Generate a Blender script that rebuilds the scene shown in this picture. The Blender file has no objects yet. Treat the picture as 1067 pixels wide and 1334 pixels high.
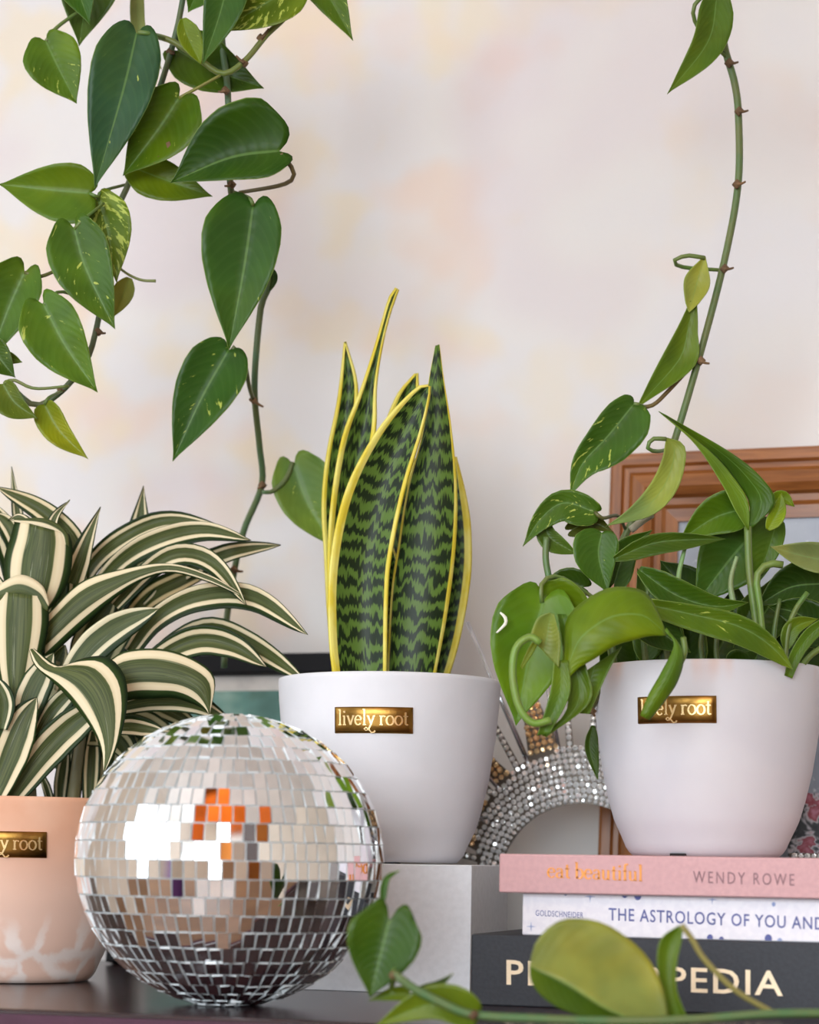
import bpy, math, random
from mathutils import Vector, Matrix
random.seed(7)
S = bpy.context.scene
COL = S.collection
PI = math.pi

# ------------------------------------------------------------------ camera
FPX = 2800.0                    # focal length in pixels of the 1067 x 1334 frame
CX, CY = 533.5, 1122.0          # where the level optical axis lands (lens shifted up)
YAW = math.radians(17.5)        # the dresser stands turned to the camera
ROLL = math.radians(0.9)
TOP = 0.78                      # dresser top above the floor
ZC = 0.093                      # lens above the dresser top
CAMP = Vector((0, 0, TOP + ZC))
FWD = Vector((-math.sin(YAW), math.cos(YAW), 0))
RGT = Vector((math.cos(YAW), math.sin(YAW), 0))
UP = Vector((0, 0, 1))
cam = bpy.data.cameras.new('camera')
camo = bpy.data.objects.new('camera', cam)
COL.objects.link(camo)
cam.sensor_fit = 'VERTICAL'
cam.sensor_height = 36.0
cam.lens = FPX * 36.0 / 1334
cam.shift_y = (CY - 667.0) / 1334
cam.clip_start = 0.01
cam.dof.use_dof = True
cam.dof.focus_distance = 1.5
cam.dof.aperture_fstop = 6.0
ax = RGT * math.cos(ROLL) + UP * math.sin(ROLL)
ay = -RGT * math.sin(ROLL) + UP * math.cos(ROLL)
M = Matrix((ax, ay, -FWD)).transposed().to_4x4()
M.translation = CAMP
camo.matrix_world = M
S.camera = camo

# ------------------------------------------------------------------ light
S.view_settings.view_transform = 'Standard'
S.view_settings.look = 'None'
S.view_settings.gamma = 1.0
S.view_settings.use_curve_mapping = False
S.view_settings.exposure = 0.0
W = bpy.data.worlds.new('world'); S.world = W
W.use_nodes = True
W.node_tree.nodes['Background'].inputs['Color'].default_value = (0.80, 0.88, 1.0, 1)
W.node_tree.nodes['Background'].inputs['Strength'].default_value = 1.0
def window_light(name, loc, aim, sx, sy, power, col):
    l = bpy.data.lights.new(name, 'AREA'); l.shape = 'RECTANGLE'
    l.size = sx; l.size_y = sy; l.energy = power; l.color = col
    o = bpy.data.objects.new(name, l); COL.objects.link(o)
    o.location = loc
    o.rotation_euler = (Vector(aim) - Vector(loc)).to_track_quat('-Z', 'Y').to_euler()
    return o
YW = 1.76                       # back wall
XL, XR, YF, ZCEIL = -2.3, 1.9, -2.6, 2.6
window_light('window_daylight', (XL - 0.04, -0.75, 1.50), (0, -0.75, 1.50), 2.0, 1.5, 40, (0.86, 0.94, 1.0))
window_light('window_daylight', (-0.30, YF - 0.04, 1.55), (-0.30, 0, 1.55), 2.2, 1.7, 140, (0.86, 0.945, 1.0))

# ------------------------------------------------------------------ pixel helpers
def ray(px, py):
    u, v = px - CX, py - CY
    r = (u * math.cos(ROLL) + v * math.sin(ROLL)) / FPX
    dn = (-u * math.sin(ROLL) + v * math.cos(ROLL)) / FPX
    return FWD + RGT * r - UP * dn
def P(px, py, d):                       # point at camera depth d
    return CAMP + ray(px, py) * d
def PY(px, py, Y):                      # point on the upright plane y = Y (parallel to the wall)
    r = ray(px, py); return CAMP + r * (Y / r.y)
def PT(px, py, z=0.0):                  # point on the dresser top
    r = ray(px, py); return CAMP + r * ((TOP + z - CAMP.z) / r.z)

# ------------------------------------------------------------------ materials
def lin(c):
    o = []
    for v in c[:3]:
        v = v / 255.0
        o.append(v / 12.92 if v <= 0.04045 else ((v + 0.055) / 1.055) ** 2.4)
    return (o[0], o[1], o[2], 1.0)
MATS = {}
class NT:
    def __init__(s, name):
        s.m = bpy.data.materials.new(name); s.m.use_nodes = True
        s.t = s.m.node_tree; s.b = s.t.nodes['Principled BSDF']; MATS[name] = s.m
    def n(s, typ, **kw):
        nd = s.t.nodes.new(typ)
        for k, v in kw.items():
            if k in nd.inputs: s.set(nd.inputs[k], v)
            else: setattr(nd, k, v)
        return nd
    def set(s, sock, v):
        if isinstance(v, bpy.types.NodeSocket): s.t.links.new(v, sock)
        else: sock.default_value = v
    def math(s, op, a, b=0.0, c=0.0):
        nd = s.t.nodes.new('ShaderNodeMath'); nd.operation = op
        for i, v in enumerate((a, b, c)): s.set(nd.inputs[i], v)
        return nd.outputs[0]
    def mix(s, f, a, b, blend='MIX'):
        nd = s.t.nodes.new('ShaderNodeMix'); nd.data_type = 'RGBA'; nd.blend_type = blend
        s.set(nd.inputs[0], f); s.set(nd.inputs[6], a); s.set(nd.inputs[7], b)
        return nd.outputs[2]
    def ramp(s, f, stops, interp='LINEAR'):
        nd = s.t.nodes.new('ShaderNodeValToRGB'); nd.color_ramp.interpolation = interp
        e = nd.color_ramp.elements
        while len(e) < len(stops): e.new(0.5)
        for el, (p, c) in zip(e, stops):
            el.position = p; el.color = c if len(c) == 4 else lin(c)
        s.set(nd.inputs[0], f); return nd.outputs[0]
    def noise(s, vec, scale, detail=3.0, rough=0.5, dist=0.0):
        nd = s.n('ShaderNodeTexNoise'); s.t.links.new(vec, nd.inputs['Vector'])
        nd.inputs['Scale'].default_value = scale; nd.inputs['Detail'].default_value = detail
        nd.inputs['Roughness'].default_value = rough; nd.inputs['Distortion'].default_value = dist
        return nd.outputs[0]
    def mapr(s, v, a, b, c=0.0, d=1.0, smooth=True):
        nd = s.n('ShaderNodeMapRange'); nd.interpolation_type = 'SMOOTHSTEP' if smooth else 'LINEAR'
        s.set(nd.inputs[0], v)
        for i, q in enumerate((a, b, c, d)): nd.inputs[i + 1].default_value = q
        return nd.outputs[0]
    def coord(s, which='Object'): return s.n('ShaderNodeTexCoord').outputs[which]
    def scaled(s, vec, sc, loc=(0, 0, 0)):
        nd = s.n('ShaderNodeMapping'); s.t.links.new(vec, nd.inputs['Vector'])
        nd.inputs['Scale'].default_value = sc; nd.inputs['Location'].default_value = loc
        return nd.outputs[0]
    def bump(s, h, strength=0.2, dist=0.001):
        nd = s.n('ShaderNodeBump'); s.t.links.new(h, nd.inputs['Height'])
        nd.inputs['Strength'].default_value = strength; nd.inputs['Distance'].default_value = dist
        s.t.links.new(nd.outputs[0], s.b.inputs['Normal'])
    def out(s, col=None, rough=None, metal=None, spec=None, coat=None):
        for k, v in (('Base Color', col), ('Roughness', rough), ('Metallic', metal), ('Specular IOR Level', spec), ('Coat Weight', coat)):
            if v is not None: s.set(s.b.inputs[k], v)
        return s.m
    def leafy(s, col, f=0.22):          # thin leaf: part of the light comes through
        tr = s.n('ShaderNodeBsdfTranslucent'); s.set(tr.inputs[0], col)
        mx = s.n('ShaderNodeMixShader'); mx.inputs[0].default_value = f
        s.t.links.new(s.b.outputs[0], mx.inputs[1]); s.t.links.new(tr.outputs[0], mx.inputs[2])
        s.t.links.new(mx.outputs[0], s.t.nodes['Material Output'].inputs[0])
def plain(name, c, rough=0.6, metal=0.0, spec=0.5, grain=0.04, scale=60, bump=0.0):
    k = NT(name); v = k.coord()
    nz = k.noise(v, scale, 4)
    c0 = lin([max(0, x * (1 - grain)) for x in c]); c1 = lin([min(255, x * (1 + grain)) for x in c])
    k.out(k.mix(k.mapr(nz, 0.3, 0.7), c0, c1), rough, metal, spec)
    if bump: k.bump(nz, bump)
    return k.m

# wall: pale plaster with soft washes of peach, cream and lilac paint
k = NT('wall_paint'); v = k.coord()
sep = k.n('ShaderNodeSeparateXYZ', Vector=v)
n1 = k.noise(v, 8.5, 2, 0.5); n2 = k.noise(k.scaled(v, (1, 1, 1), (3.1, 1.7, 0.4)), 12.0, 2, 0.5); n3 = k.noise(k.scaled(v, (1, 1, 1), (7.1, 0.7, 2.4)), 7.0, 1, 0.4)
left = k.mapr(k.math('ADD', sep.outputs[0], k.math('MULTIPLY', k.math('SUBTRACT', sep.outputs[2], 1.2), -0.55)), -0.75, -0.12, 1.0, 0.12)
base = k.mix(k.mapr(n3, 0.35, 0.65), lin((225, 221, 222)), lin((228, 223, 219)))
c = k.mix(k.math('MULTIPLY', k.mapr(n1, 0.5, 0.66), k.math('MULTIPLY', left, 0.5)), base, lin((234, 200, 176)))
c = k.mix(k.math('MULTIPLY', k.mapr(n2, 0.52, 0.68), k.math('MULTIPLY', left, 0.5)), c, lin((234, 216, 182)))
c = k.mix(k.math('MULTIPLY', k.mapr(n3, 0.5, 0.68), k.math('MULTIPLY', left, 0.40)), c, lin((212, 196, 208)))
k.out(c, 0.85, 0, 0.2); k.bump(k.noise(v, 350, 2), 0.08)
plain('room_paint', (214, 202, 186), 0.9)
plain('ceiling_paint', (240, 236, 230), 0.9)
k = NT('floor_boards'); v = k.coord()
nz = k.noise(k.scaled(v, (2, 30, 2)), 3, 4)
k.out(k.ramp(nz, [(0.3, (92, 66, 46)), (0.7, (140, 104, 74))]), 0.45)
k = NT('dresser_lacquer'); v = k.coord()
nz = k.noise(k.scaled(v, (4, 60, 60)), 3, 4)
k.out(k.ramp(nz, [(0.3, (38, 24, 27)), (0.7, (54, 33, 36))]), 0.22, 0, 0.5)
k.bump(nz, 0.03)
plain('dresser_edge', (72, 38, 58), 0.3)
plain('brass_dark', (150, 110, 60), 0.3, 1.0)
# wood of the picture frame and the wardrobe
def wood(name, c0, c1, rough, sc):
    k = NT(name); v = k.coord(); nz = k.noise(k.scaled(v, sc), 4, 5, 0.6, 0.4)
    k.out(k.ramp(nz, [(0.28, c0), (0.5, [(a + b) / 2 for a, b in zip(c0, c1)]), (0.72, c1)]), rough); k.bump(nz, 0.12); return k.m
wood('frame_wood', (112, 62, 24), (176, 110, 54), 0.34, (3, 40, 40))
wood('frame_wood_upright', (112, 62, 24), (176, 110, 54), 0.34, (40, 40, 3))
wood('wardrobe_wood', (170, 92, 26), (226, 146, 62), 0.4, (30, 30, 2))
plain('window_white', (238, 238, 238), 0.5)
plain('black_lacquer', (14, 14, 20), 0.55, 0, 0.2)
plain('mat_board', (226, 224, 222), 0.9)
k = NT('green_print'); v = k.coord()
n1 = k.noise(v, 14, 3); n2 = k.noise(v, 30, 3)
c = k.ramp(n1, [(0.3, (44, 92, 84)), (0.5, (92, 148, 138)), (0.62, (150, 190, 178)), (0.75, (120, 160, 70))])
k.out(k.mix(k.mapr(n2, 0.55, 0.75, 0, 0.5), c, lin((40, 80, 50))), 0.35)
k = NT('misty_print'); v = k.coord()
n1 = k.noise(v, 9, 4); n2 = k.noise(v, 260, 1)
c = k.ramp(n1, [(0.3, (140, 148, 162)), (0.7, (182, 188, 198))])
k.out(k.mix(k.mapr(n2, 0.70, 0.76, 0, 0.6), c, lin((236, 236, 240))), 0.25)
k = NT('floral_print'); v = k.coord()
n1 = k.noise(v, 45, 3, 0.6, 0.6)
k.out(k.ramp(n1, [(0.32, (30, 32, 38)), (0.45, (62, 66, 70)), (0.5, (200, 196, 204)), (0.54, (150, 60, 72)), (0.66, (196, 130, 150))]), 0.5)

# planters
def planter_mat(name, c0, c1, kind):
    k = NT(name); v = k.coord('Object'); sep = k.n('ShaderNodeSeparateXYZ', Vector=v)
    z = sep.outputs[2]
    n1 = k.noise(v, 18, 4); n2 = k.noise(v, 320, 2); n3 = k.noise(v, 42, 5, 0.6, 0.8)
    c = k.mix(k.mapr(n1, 0.3, 0.7), lin(c0), lin(c1))
    if kind == 'terracotta':
        zz = k.math('ADD', z, k.math('MULTIPLY', k.math('SUBTRACT', n1, 0.5), 0.03))
        c = k.mix(k.mapr(zz, 0.045, 0.125), lin((226, 190, 172)), c)
        vo = k.n('ShaderNodeTexVoronoi', feature='DISTANCE_TO_EDGE'); vo.inputs['Scale'].default_value = 26
        k.set(vo.inputs['Vector'], k.mix(0.025, v, k.noise(v, 30, 3)))
        edge = k.mapr(k.math('ADD', vo.outputs['Distance'], k.math('MULTIPLY', k.math('SUBTRACT', n3, 0.5), 0.22)), 0.03, 0.13, 1, 0)
        low = k.mapr(zz, 0.03, 0.058, 1, 0)
        c = k.mix(k.math('MULTIPLY', k.math('MULTIPLY', edge, low), 0.75), c, lin((238, 228, 222)))
    if kind == 'white':
        st = k.math('MULTIPLY', k.mapr(k.noise(k.scaled(v, (30, 30, 6)), 1.0, 2), 0.55, 0.72), k.mapr(z, 0.112, 0.133))
        c = k.mix(k.math('MULTIPLY', st, 0.55), c, lin((214, 160, 128)))
    k.out(c, 0.62, 0, 0.35); k.bump(n2, 0.10, 0.0006)
    return k.m
planter_mat('planter_grey', (216, 216, 221), (225, 224, 229), 'grey')
planter_mat('planter_white', (208, 206, 212), (214, 212, 216), 'white')
planter_mat('planter_terracotta', (222, 164, 132), (232, 184, 156), 'terracotta')
plain('potting_soil', (44, 34, 26), 0.95, grain=0.4, scale=180, bump=0.8)
k = NT('plate_brass'); v = k.coord()
n1 = k.noise(v, 60, 3)
k.out(k.ramp(n1, [(0.3, (104, 76, 34)), (0.7, (150, 112, 56))]), 0.28, 1.0); k.bump(k.noise(v, 400, 2), 0.05)
plain('plate_brass_bright', (236, 206, 150), 0.25, 0.9)
plain('slot_dark', (30, 24, 26), 0.8)

# box, books
plain('box_card', (228, 229, 234), 0.8, 0, 0.3, 0.015, 200, 0.1)
plain('pink_cloth', (208, 164, 166), 0.7, 0, 0.3, 0.02, 300, 0.15)
k = NT('white_cloth'); v = k.coord()
k.out(k.mix(k.mapr(k.noise(v, 200, 2), 0.4, 0.6), lin((232, 228, 236)), lin((238, 234, 240))), 0.6)
plain('charcoal_cloth', (52, 54, 60), 0.62, 0, 0.4, 0.05, 400, 0.2)
plain('page_paper', (232, 226, 214), 0.9, grain=0.06, scale=500)
plain('gold_foil', (208, 132, 52), 0.4, 0.25)
plain('pale_gold_foil', (240, 216, 182), 0.4, 0.2)
plain('brown_ink', (140, 106, 112), 0.7)
plain('blue_ink', (92, 98, 156), 0.7)
plain('pale_blue_ink', (150, 164, 206), 0.7)

# mirror ball
plain('mirror_glass', (246, 246, 248), 0.025, 1.0, grain=0.0)
plain('mirror_edge', (232, 238, 240), 0.3, 0.1)  # pale colour paints in the light caught by the tile edges
plain('ball_core', (226, 230, 232), 0.35, 0.1)  # same caught light painted pale into the gaps between tiles
plain('crystal', (254, 254, 254), 0.10, 0.5, 1.0, grain=0.0)
plain('gold_crystal', (252, 212, 162), 0.12, 0.55, 1.0, grain=0.05)
plain('silver_rod', (206, 208, 214), 0.18, 1.0)
plain('crown_backing', (96, 86, 76), 0.4, 0.4)
plain('rattan', (206, 120, 40), 0.6, grain=0.2, scale=90, bump=0.4)
plain('door_brown', (62, 40, 30), 0.5)
plain('purple_curtain', (140, 96, 178), 0.85)
plain('red_fabric', (200, 30, 34), 0.8)

# leaves; uv = (across, along); object colour = leaf colour, its alpha = how variegated
k = NT('pothos_leaf')
oi = k.n('ShaderNodeObjectInfo'); uv = k.n('ShaderNodeSeparateXYZ', Vector=k.coord('UV'))
ta = k.math('ABSOLUTE', k.math('SUBTRACT', k.math('MULTIPLY', uv.outputs[0], 2.0), 1.0))
vein = k.math('SINE', k.math('MULTIPLY', k.math('SUBTRACT', uv.outputs[1], k.math('MULTIPLY', k.math('POWER', ta, 1.4), 0.28)), 70.0))
ob = k.coord('Object')
off = k.n('ShaderNodeVectorMath', operation='ADD'); k.set(off.inputs[0], ob)
cmb = k.n('ShaderNodeCombineXYZ'); 
for i in range(3): k.set(cmb.inputs[i], k.math('MULTIPLY', oi.outputs['Random'], 9.0 + 5 * i))
k.set(off.inputs[1], cmb.outputs[0])
fib = k.n('ShaderNodeCombineXYZ')
k.set(fib.inputs[0], k.math('MULTIPLY', k.math('SUBTRACT', uv.outputs[0], 0.5), 3.0))
k.set(fib.inputs[1], k.math('MULTIPLY', k.math('SUBTRACT', uv.outputs[1], k.math('MULTIPLY', ta, 0.25)), 9.0))
k.set(fib.inputs[2], k.math('MULTIPLY', oi.outputs['Random'], 40.0))
blot = k.noise(off.outputs[0], 38, 2); streak = k.noise(fib.outputs[0], 1.6, 3, 0.6)
mott = k.mapr(blot, 0.3, 0.7)
c = k.mix(mott, k.mix(0.28, oi.outputs['Color'], lin((14, 40, 8)), 'MIX'), oi.outputs['Color'])
c = k.mix(k.mapr(k.noise(off.outputs[0], 16, 2), 0.42, 0.68, 0, 0.6), c, k.mix(1.0, c, (1.9, 1.4, 0.5, 1), 'MULTIPLY'))
c = k.mix(k.mapr(vein, 0.3, 1.0, 0, 0.03), c, lin((130, 168, 90)))
vmask = k.math('MULTIPLY', k.mapr(k.math('ADD', streak, k.math('MULTIPLY', k.math('SUBTRACT', oi.outputs['Alpha'], 0.5), 0.3)), 0.60, 0.66), k.mapr(oi.outputs['Alpha'], 0.02, 0.1))
c = k.mix(k.math('MULTIPLY', vmask, 0.85), c, lin((196, 208, 96)))
c = k.mix(k.mapr(ta, 0.015, 0.05, 0.45, 0), c, lin((122, 160, 84)))
c = k.mix(k.mapr(ta, 0.975, 0.995, 0, 0.5), c, lin((150, 176, 84)))
k.out(c, 0.38, 0, 0.26); k.bump(k.math('ADD', k.math('MULTIPLY', vein, 0.35), k.math('MULTIPLY', blot, 2.5)), 0.14, 0.0009); k.leafy(c, 0.2)

k = NT('dracaena_leaf')
oi = k.n('ShaderNodeObjectInfo'); uv = k.n('ShaderNodeSeparateXYZ', Vector=k.coord('UV'))
cc = k.n('ShaderNodeCombineXYZ'); k.set(cc.inputs[0], k.math('MULTIPLY', uv.outputs[0], 34.0)); k.set(cc.inputs[1], k.math('MULTIPLY', uv.outputs[1], 1.6)); k.set(cc.inputs[2], k.math('MULTIPLY', oi.outputs['Random'], 30.0))
lines = k.noise(cc.outputs[0], 1.0, 2)
ta = k.math('ABSOLUTE', k.math('SUBTRACT', k.math('MULTIPLY', k.math('ADD', uv.outputs[0], k.math('MULTIPLY', k.math('SUBTRACT', oi.outputs['Random'], 0.5), 0.20)), 2.0), 1.0))
tj = k.math('ADD', ta, k.math('MULTIPLY', k.math('SUBTRACT', lines, 0.5), 0.05))
stripe = k.ramp(tj, [(0.0, (98, 106, 60)), (0.44, (80, 92, 46)), (0.48, (222, 208, 168)), (0.60, (240, 226, 192)), (0.76, (238, 222, 186)), (0.80, (48, 70, 26)), (1.0, (26, 46, 16))])
inner = k.mapr(tj, 0.44, 0.48, 1, 0)
c = k.mix(k.math('MULTIPLY', inner, k.mapr(lines, 0.35, 0.65, 0, 0.7)), stripe, lin((46, 58, 28)))
c = k.mix(k.math('MULTIPLY', inner, k.mapr(lines, 0.64, 0.70, 0, 0.55)), c, lin((170, 176, 140)))
c = k.mix(1.0, c, oi.outputs['Color'], 'MULTIPLY')
k.out(c, 0.45, 0, 0.25); k.bump(lines, 0.15, 0.0008); k.leafy(c, 0.16)

k = NT('snake_leaf')
oi = k.n('ShaderNodeObjectInfo'); uv = k.n('ShaderNodeSeparateXYZ', Vector=k.coord('UV'))
ta = k.math('ABSOLUTE', k.math('SUBTRACT', k.math('MULTIPLY', uv.outputs[0], 2.0), 1.0))
c1 = k.n('ShaderNodeCombineXYZ'); k.set(c1.inputs[0], k.math('MULTIPLY', uv.outputs[0], 7.0)); k.set(c1.inputs[1], k.math('MULTIPLY', uv.outputs[1], 9.0)); k.set(c1.inputs[2], k.math('MULTIPLY', oi.outputs['Random'], 30.0))
c2 = k.n('ShaderNodeCombineXYZ'); k.set(c2.inputs[0], k.math('MULTIPLY', uv.outputs[0], 34.0)); k.set(c2.inputs[1], k.math('MULTIPLY', uv.outputs[1], 5.0)); k.set(c2.inputs[2], k.math('MULTIPLY', oi.outputs['Random'], 30.0))
wob = k.noise(c1.outputs[0], 1.0, 3); sp = k.noise(c2.outputs[0], 1.0, 2)
ph = k.math('ADD', k.math('MULTIPLY', uv.outputs[1], 118.0), k.math('ADD', k.math('MULTIPLY', wob, 13.0), k.math('MULTIPLY', sp, 7.0)))
band = k.mapr(k.math('ADD', k.math('SINE', ph), k.math('MULTIPLY', k.math('SUBTRACT', wob, 0.5), 1.6)), -0.35, 0.5)
green = k.mix(band, lin((22, 38, 14)), lin((84, 112, 42)))
ye = k.mix(k.mapr(wob, 0.35, 0.65), lin((226, 204, 62)), lin((238, 226, 120)))
edge = k.mapr(k.math('ADD', ta, k.math('MULTIPLY', k.math('SUBTRACT', sp, 0.5), 0.04)), 0.77, 0.805)
c = k.mix(edge, k.mix(1.0, green, oi.outputs['Color'], 'MULTIPLY'), ye)
k.out(c, 0.4, 0, 0.22); k.bump(sp, 0.08, 0.0006); k.leafy(c, 0.05)

k = NT('vine_stem'); v = k.coord()
n1 = k.noise(v, 60, 3); oi = k.n('ShaderNodeObjectInfo')
c = k.mix(k.mapr(n1, 0.3, 0.7, 0.0, 0.45), oi.outputs['Color'], lin((118, 110, 60)))
k.out(c, 0.45)
plain('node_brown', (106, 80, 54), 0.8, grain=0.2)
plain('sheath_white', (226, 222, 208), 0.7)

# ------------------------------------------------------------------ object helpers
def tag(o, label=None, cat=None, group=None, kind=None):
    for a, b in (('label', label), ('category', cat), ('group', group), ('kind', kind)):
        if b: o[a] = b
    return o
def thing(name, loc, label, cat, group=None, rot=(0, 0, 0)):
    o = bpy.data.objects.new(name, None); COL.objects.link(o)
    o.empty_display_size = 0.02; o.location = loc; o.rotation_euler = rot
    return tag(o, label, cat, group)
def root_loc(o):
    v = Vector((0, 0, 0))
    while o is not None: v += o.location; o = o.parent
    return v
def mesh(name, vs, fs, mat, uvs=None, smooth=False):
    me = bpy.data.meshes.new(name); me.from_pydata([tuple(v) for v in vs], [], fs)
    me.materials.append(MATS[mat])
    if uvs:
        ul = me.uv_layers.new(name='UVMap')
        for lp in me.loops: ul.data[lp.index].uv = uvs[lp.vertex_index]
    if smooth:
        for p in me.polygons: p.use_smooth = True
    me.validate(); me.update(); return me
def mk(name, vs, fs, mat, parent=None, uvs=None, smooth=False, local=False, col=None):
    """one mesh object; vs in world space unless local"""
    if parent is not None and not local:
        off = root_loc(parent); vs = [Vector(v) - off for v in vs]
    o = bpy.data.objects.new(name, mesh(name, vs, fs, mat, uvs, smooth)); COL.objects.link(o)
    o.parent = parent
    if col: o.color = col
    return o
def box(x0, x1, y0, y1, z0, z1):
    vs = [(x, y, z) for x in (x0, x1) for y in (y0, y1) for z in (z0, z1)]
    return vs, [(0, 1, 3, 2), (4, 6, 7, 5), (0, 4, 5, 1), (2, 3, 7, 6), (0, 2, 6, 4), (1, 5, 7, 3)]
def merge(parts):
    V, F = [], []
    for vs, fs in parts:
        o = len(V); V += list(vs); F += [tuple(i + o for i in f) for f in fs]
    return V, F
def bevel(o, w, seg=2):
    m = o.modifiers.new('bevel', 'BEVEL'); m.width = w; m.segments = seg; m.limit_method = 'ANGLE'
    for p in o.data.polygons: p.use_smooth = True
    o.modifiers.new('wn', 'WEIGHTED_NORMAL'); return o
def lathe(prof, n=64, c=(0, 0, 0), caps=True):
    vs, fs = [], []
    for r, z in prof:
        for i in range(n):
            a = 2 * PI * i / n; vs.append((c[0] + r * math.cos(a), c[1] + r * math.sin(a), c[2] + z))
    for j in range(len(prof) - 1):
        for i in range(n):
            a, b = j * n + i, j * n + (i + 1) % n
            fs.append((a, b, b + n, a + n))
    if caps: fs.append(tuple(range(n))[::-1]); fs.append(tuple((len(prof) - 1) * n + i for i in range(n)))
    return vs, fs
def spline(pts, n):
    """Catmull-Rom through the points, resampled evenly to n"""
    pts = [Vector(p) for p in pts]
    if len(pts) == 2: return [pts[0].lerp(pts[1], i / (n - 1)) for i in range(n)]
    q = [pts[0] * 2 - pts[1]] + pts + [pts[-1] * 2 - pts[-2]]
    dense = []
    for i in range(1, len(q) - 2):
        a, b, c, d = q[i - 1:i + 3]
        for k_ in range(16):
            t = k_ / 16
            dense.append(0.5 * ((2 * b) + (c - a) * t + (2 * a - 5 * b + 4 * c - d) * t * t + (3 * b - a - 3 * c + d) * t ** 3))
    dense.append(pts[-1])
    L = [0]
    for a, b in zip(dense, dense[1:]): L.append(L[-1] + (b - a).length)
    out, j = [], 0
    for i in range(n):
        s = L[-1] * i / (n - 1)
        while j < len(L) - 2 and L[j + 1] < s: j += 1
        f = (s - L[j]) / max(1e-9, L[j + 1] - L[j]); out.append(dense[j].lerp(dense[j + 1], min(1, f)))
    return out
def tube(pts, rad, n=8):
    """closed tube along world points; rad a number or list"""
    pts = [Vector(p) for p in pts]; m = len(pts); vs, fs = [], []
    rs = rad if isinstance(rad, (list, tuple)) else [rad] * m
    nrm = None
    for i in range(m):
        t = (pts[min(i + 1, m - 1)] - pts[max(i - 1, 0)]).normalized()
        if nrm is None: nrm = t.orthogonal().normalized()
        nrm = (nrm - t * nrm.dot(t)).normalized(); bn = t.cross(nrm)
        for k_ in range(n):
            a = 2 * PI * k_ / n; vs.append(pts[i] + (nrm * math.cos(a) + bn * math.sin(a)) * rs[i])
    for i in range(m - 1):
        for k_ in range(n):
            a, b = i * n + k_, i * n + (k_ + 1) % n
            fs.append((a, b, b + n, a + n))
    fs.append(tuple(range(n))[::-1]); fs.append(tuple((m - 1) * n + k_ for k_ in range(n)))
    return vs, fs
def px_tube(pts, d, rpx, n=14, taper=1.0):
    """tube through pixels (px, py[, depth offset]) around camera depth d"""
    q = spline([(p[0], p[1], (p[2] if len(p) > 2 else 0.0) * 1000) for p in pts], n)
    w = [P(v.x, v.y, d + v.z / 1000) for v in q]
    return tube(w, [rpx * d / FPX * (1 + (taper - 1) * i / (n - 1)) for i in range(n)])

# lettering -----------------------------------------------------------
def text_shape(body, space=1.0, bold=0.0):
    cu = bpy.data.curves.new('t', 'FONT'); cu.body = body; cu.space_character = space; cu.offset = bold; cu.resolution_u = 3
    o = bpy.data.objects.new('t', cu); COL.objects.link(o)
    me = bpy.data.meshes.new_from_object(o.evaluated_get(bpy.context.evaluated_depsgraph_get()))
    vs = [v.co.copy() for v in me.vertices]; fs = [tuple(p.vertices) for p in me.polygons]
    bpy.data.objects.remove(o); bpy.data.curves.remove(cu); bpy.data.meshes.remove(me)
    x0 = min(v.x for v in vs); x1 = max(v.x for v in vs); y0 = min(v.y for v in vs); y1 = max(v.y for v in vs)
    return [((v.x - x0) / (x1 - x0), (v.y - y0) / (y1 - y0)) for v in vs], fs
def arc(cx, cy, rx, ry, a0, a1, n=14):
    return [(cx + rx * math.cos(math.radians(a0 + (a1 - a0) * i / (n - 1))), cy + ry * math.sin(math.radians(a0 + (a1 - a0) * i / (n - 1)))) for i in range(n)]
def serif(x, y, w=0.2): return [(x - w, y), (x + w, y)]
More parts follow.
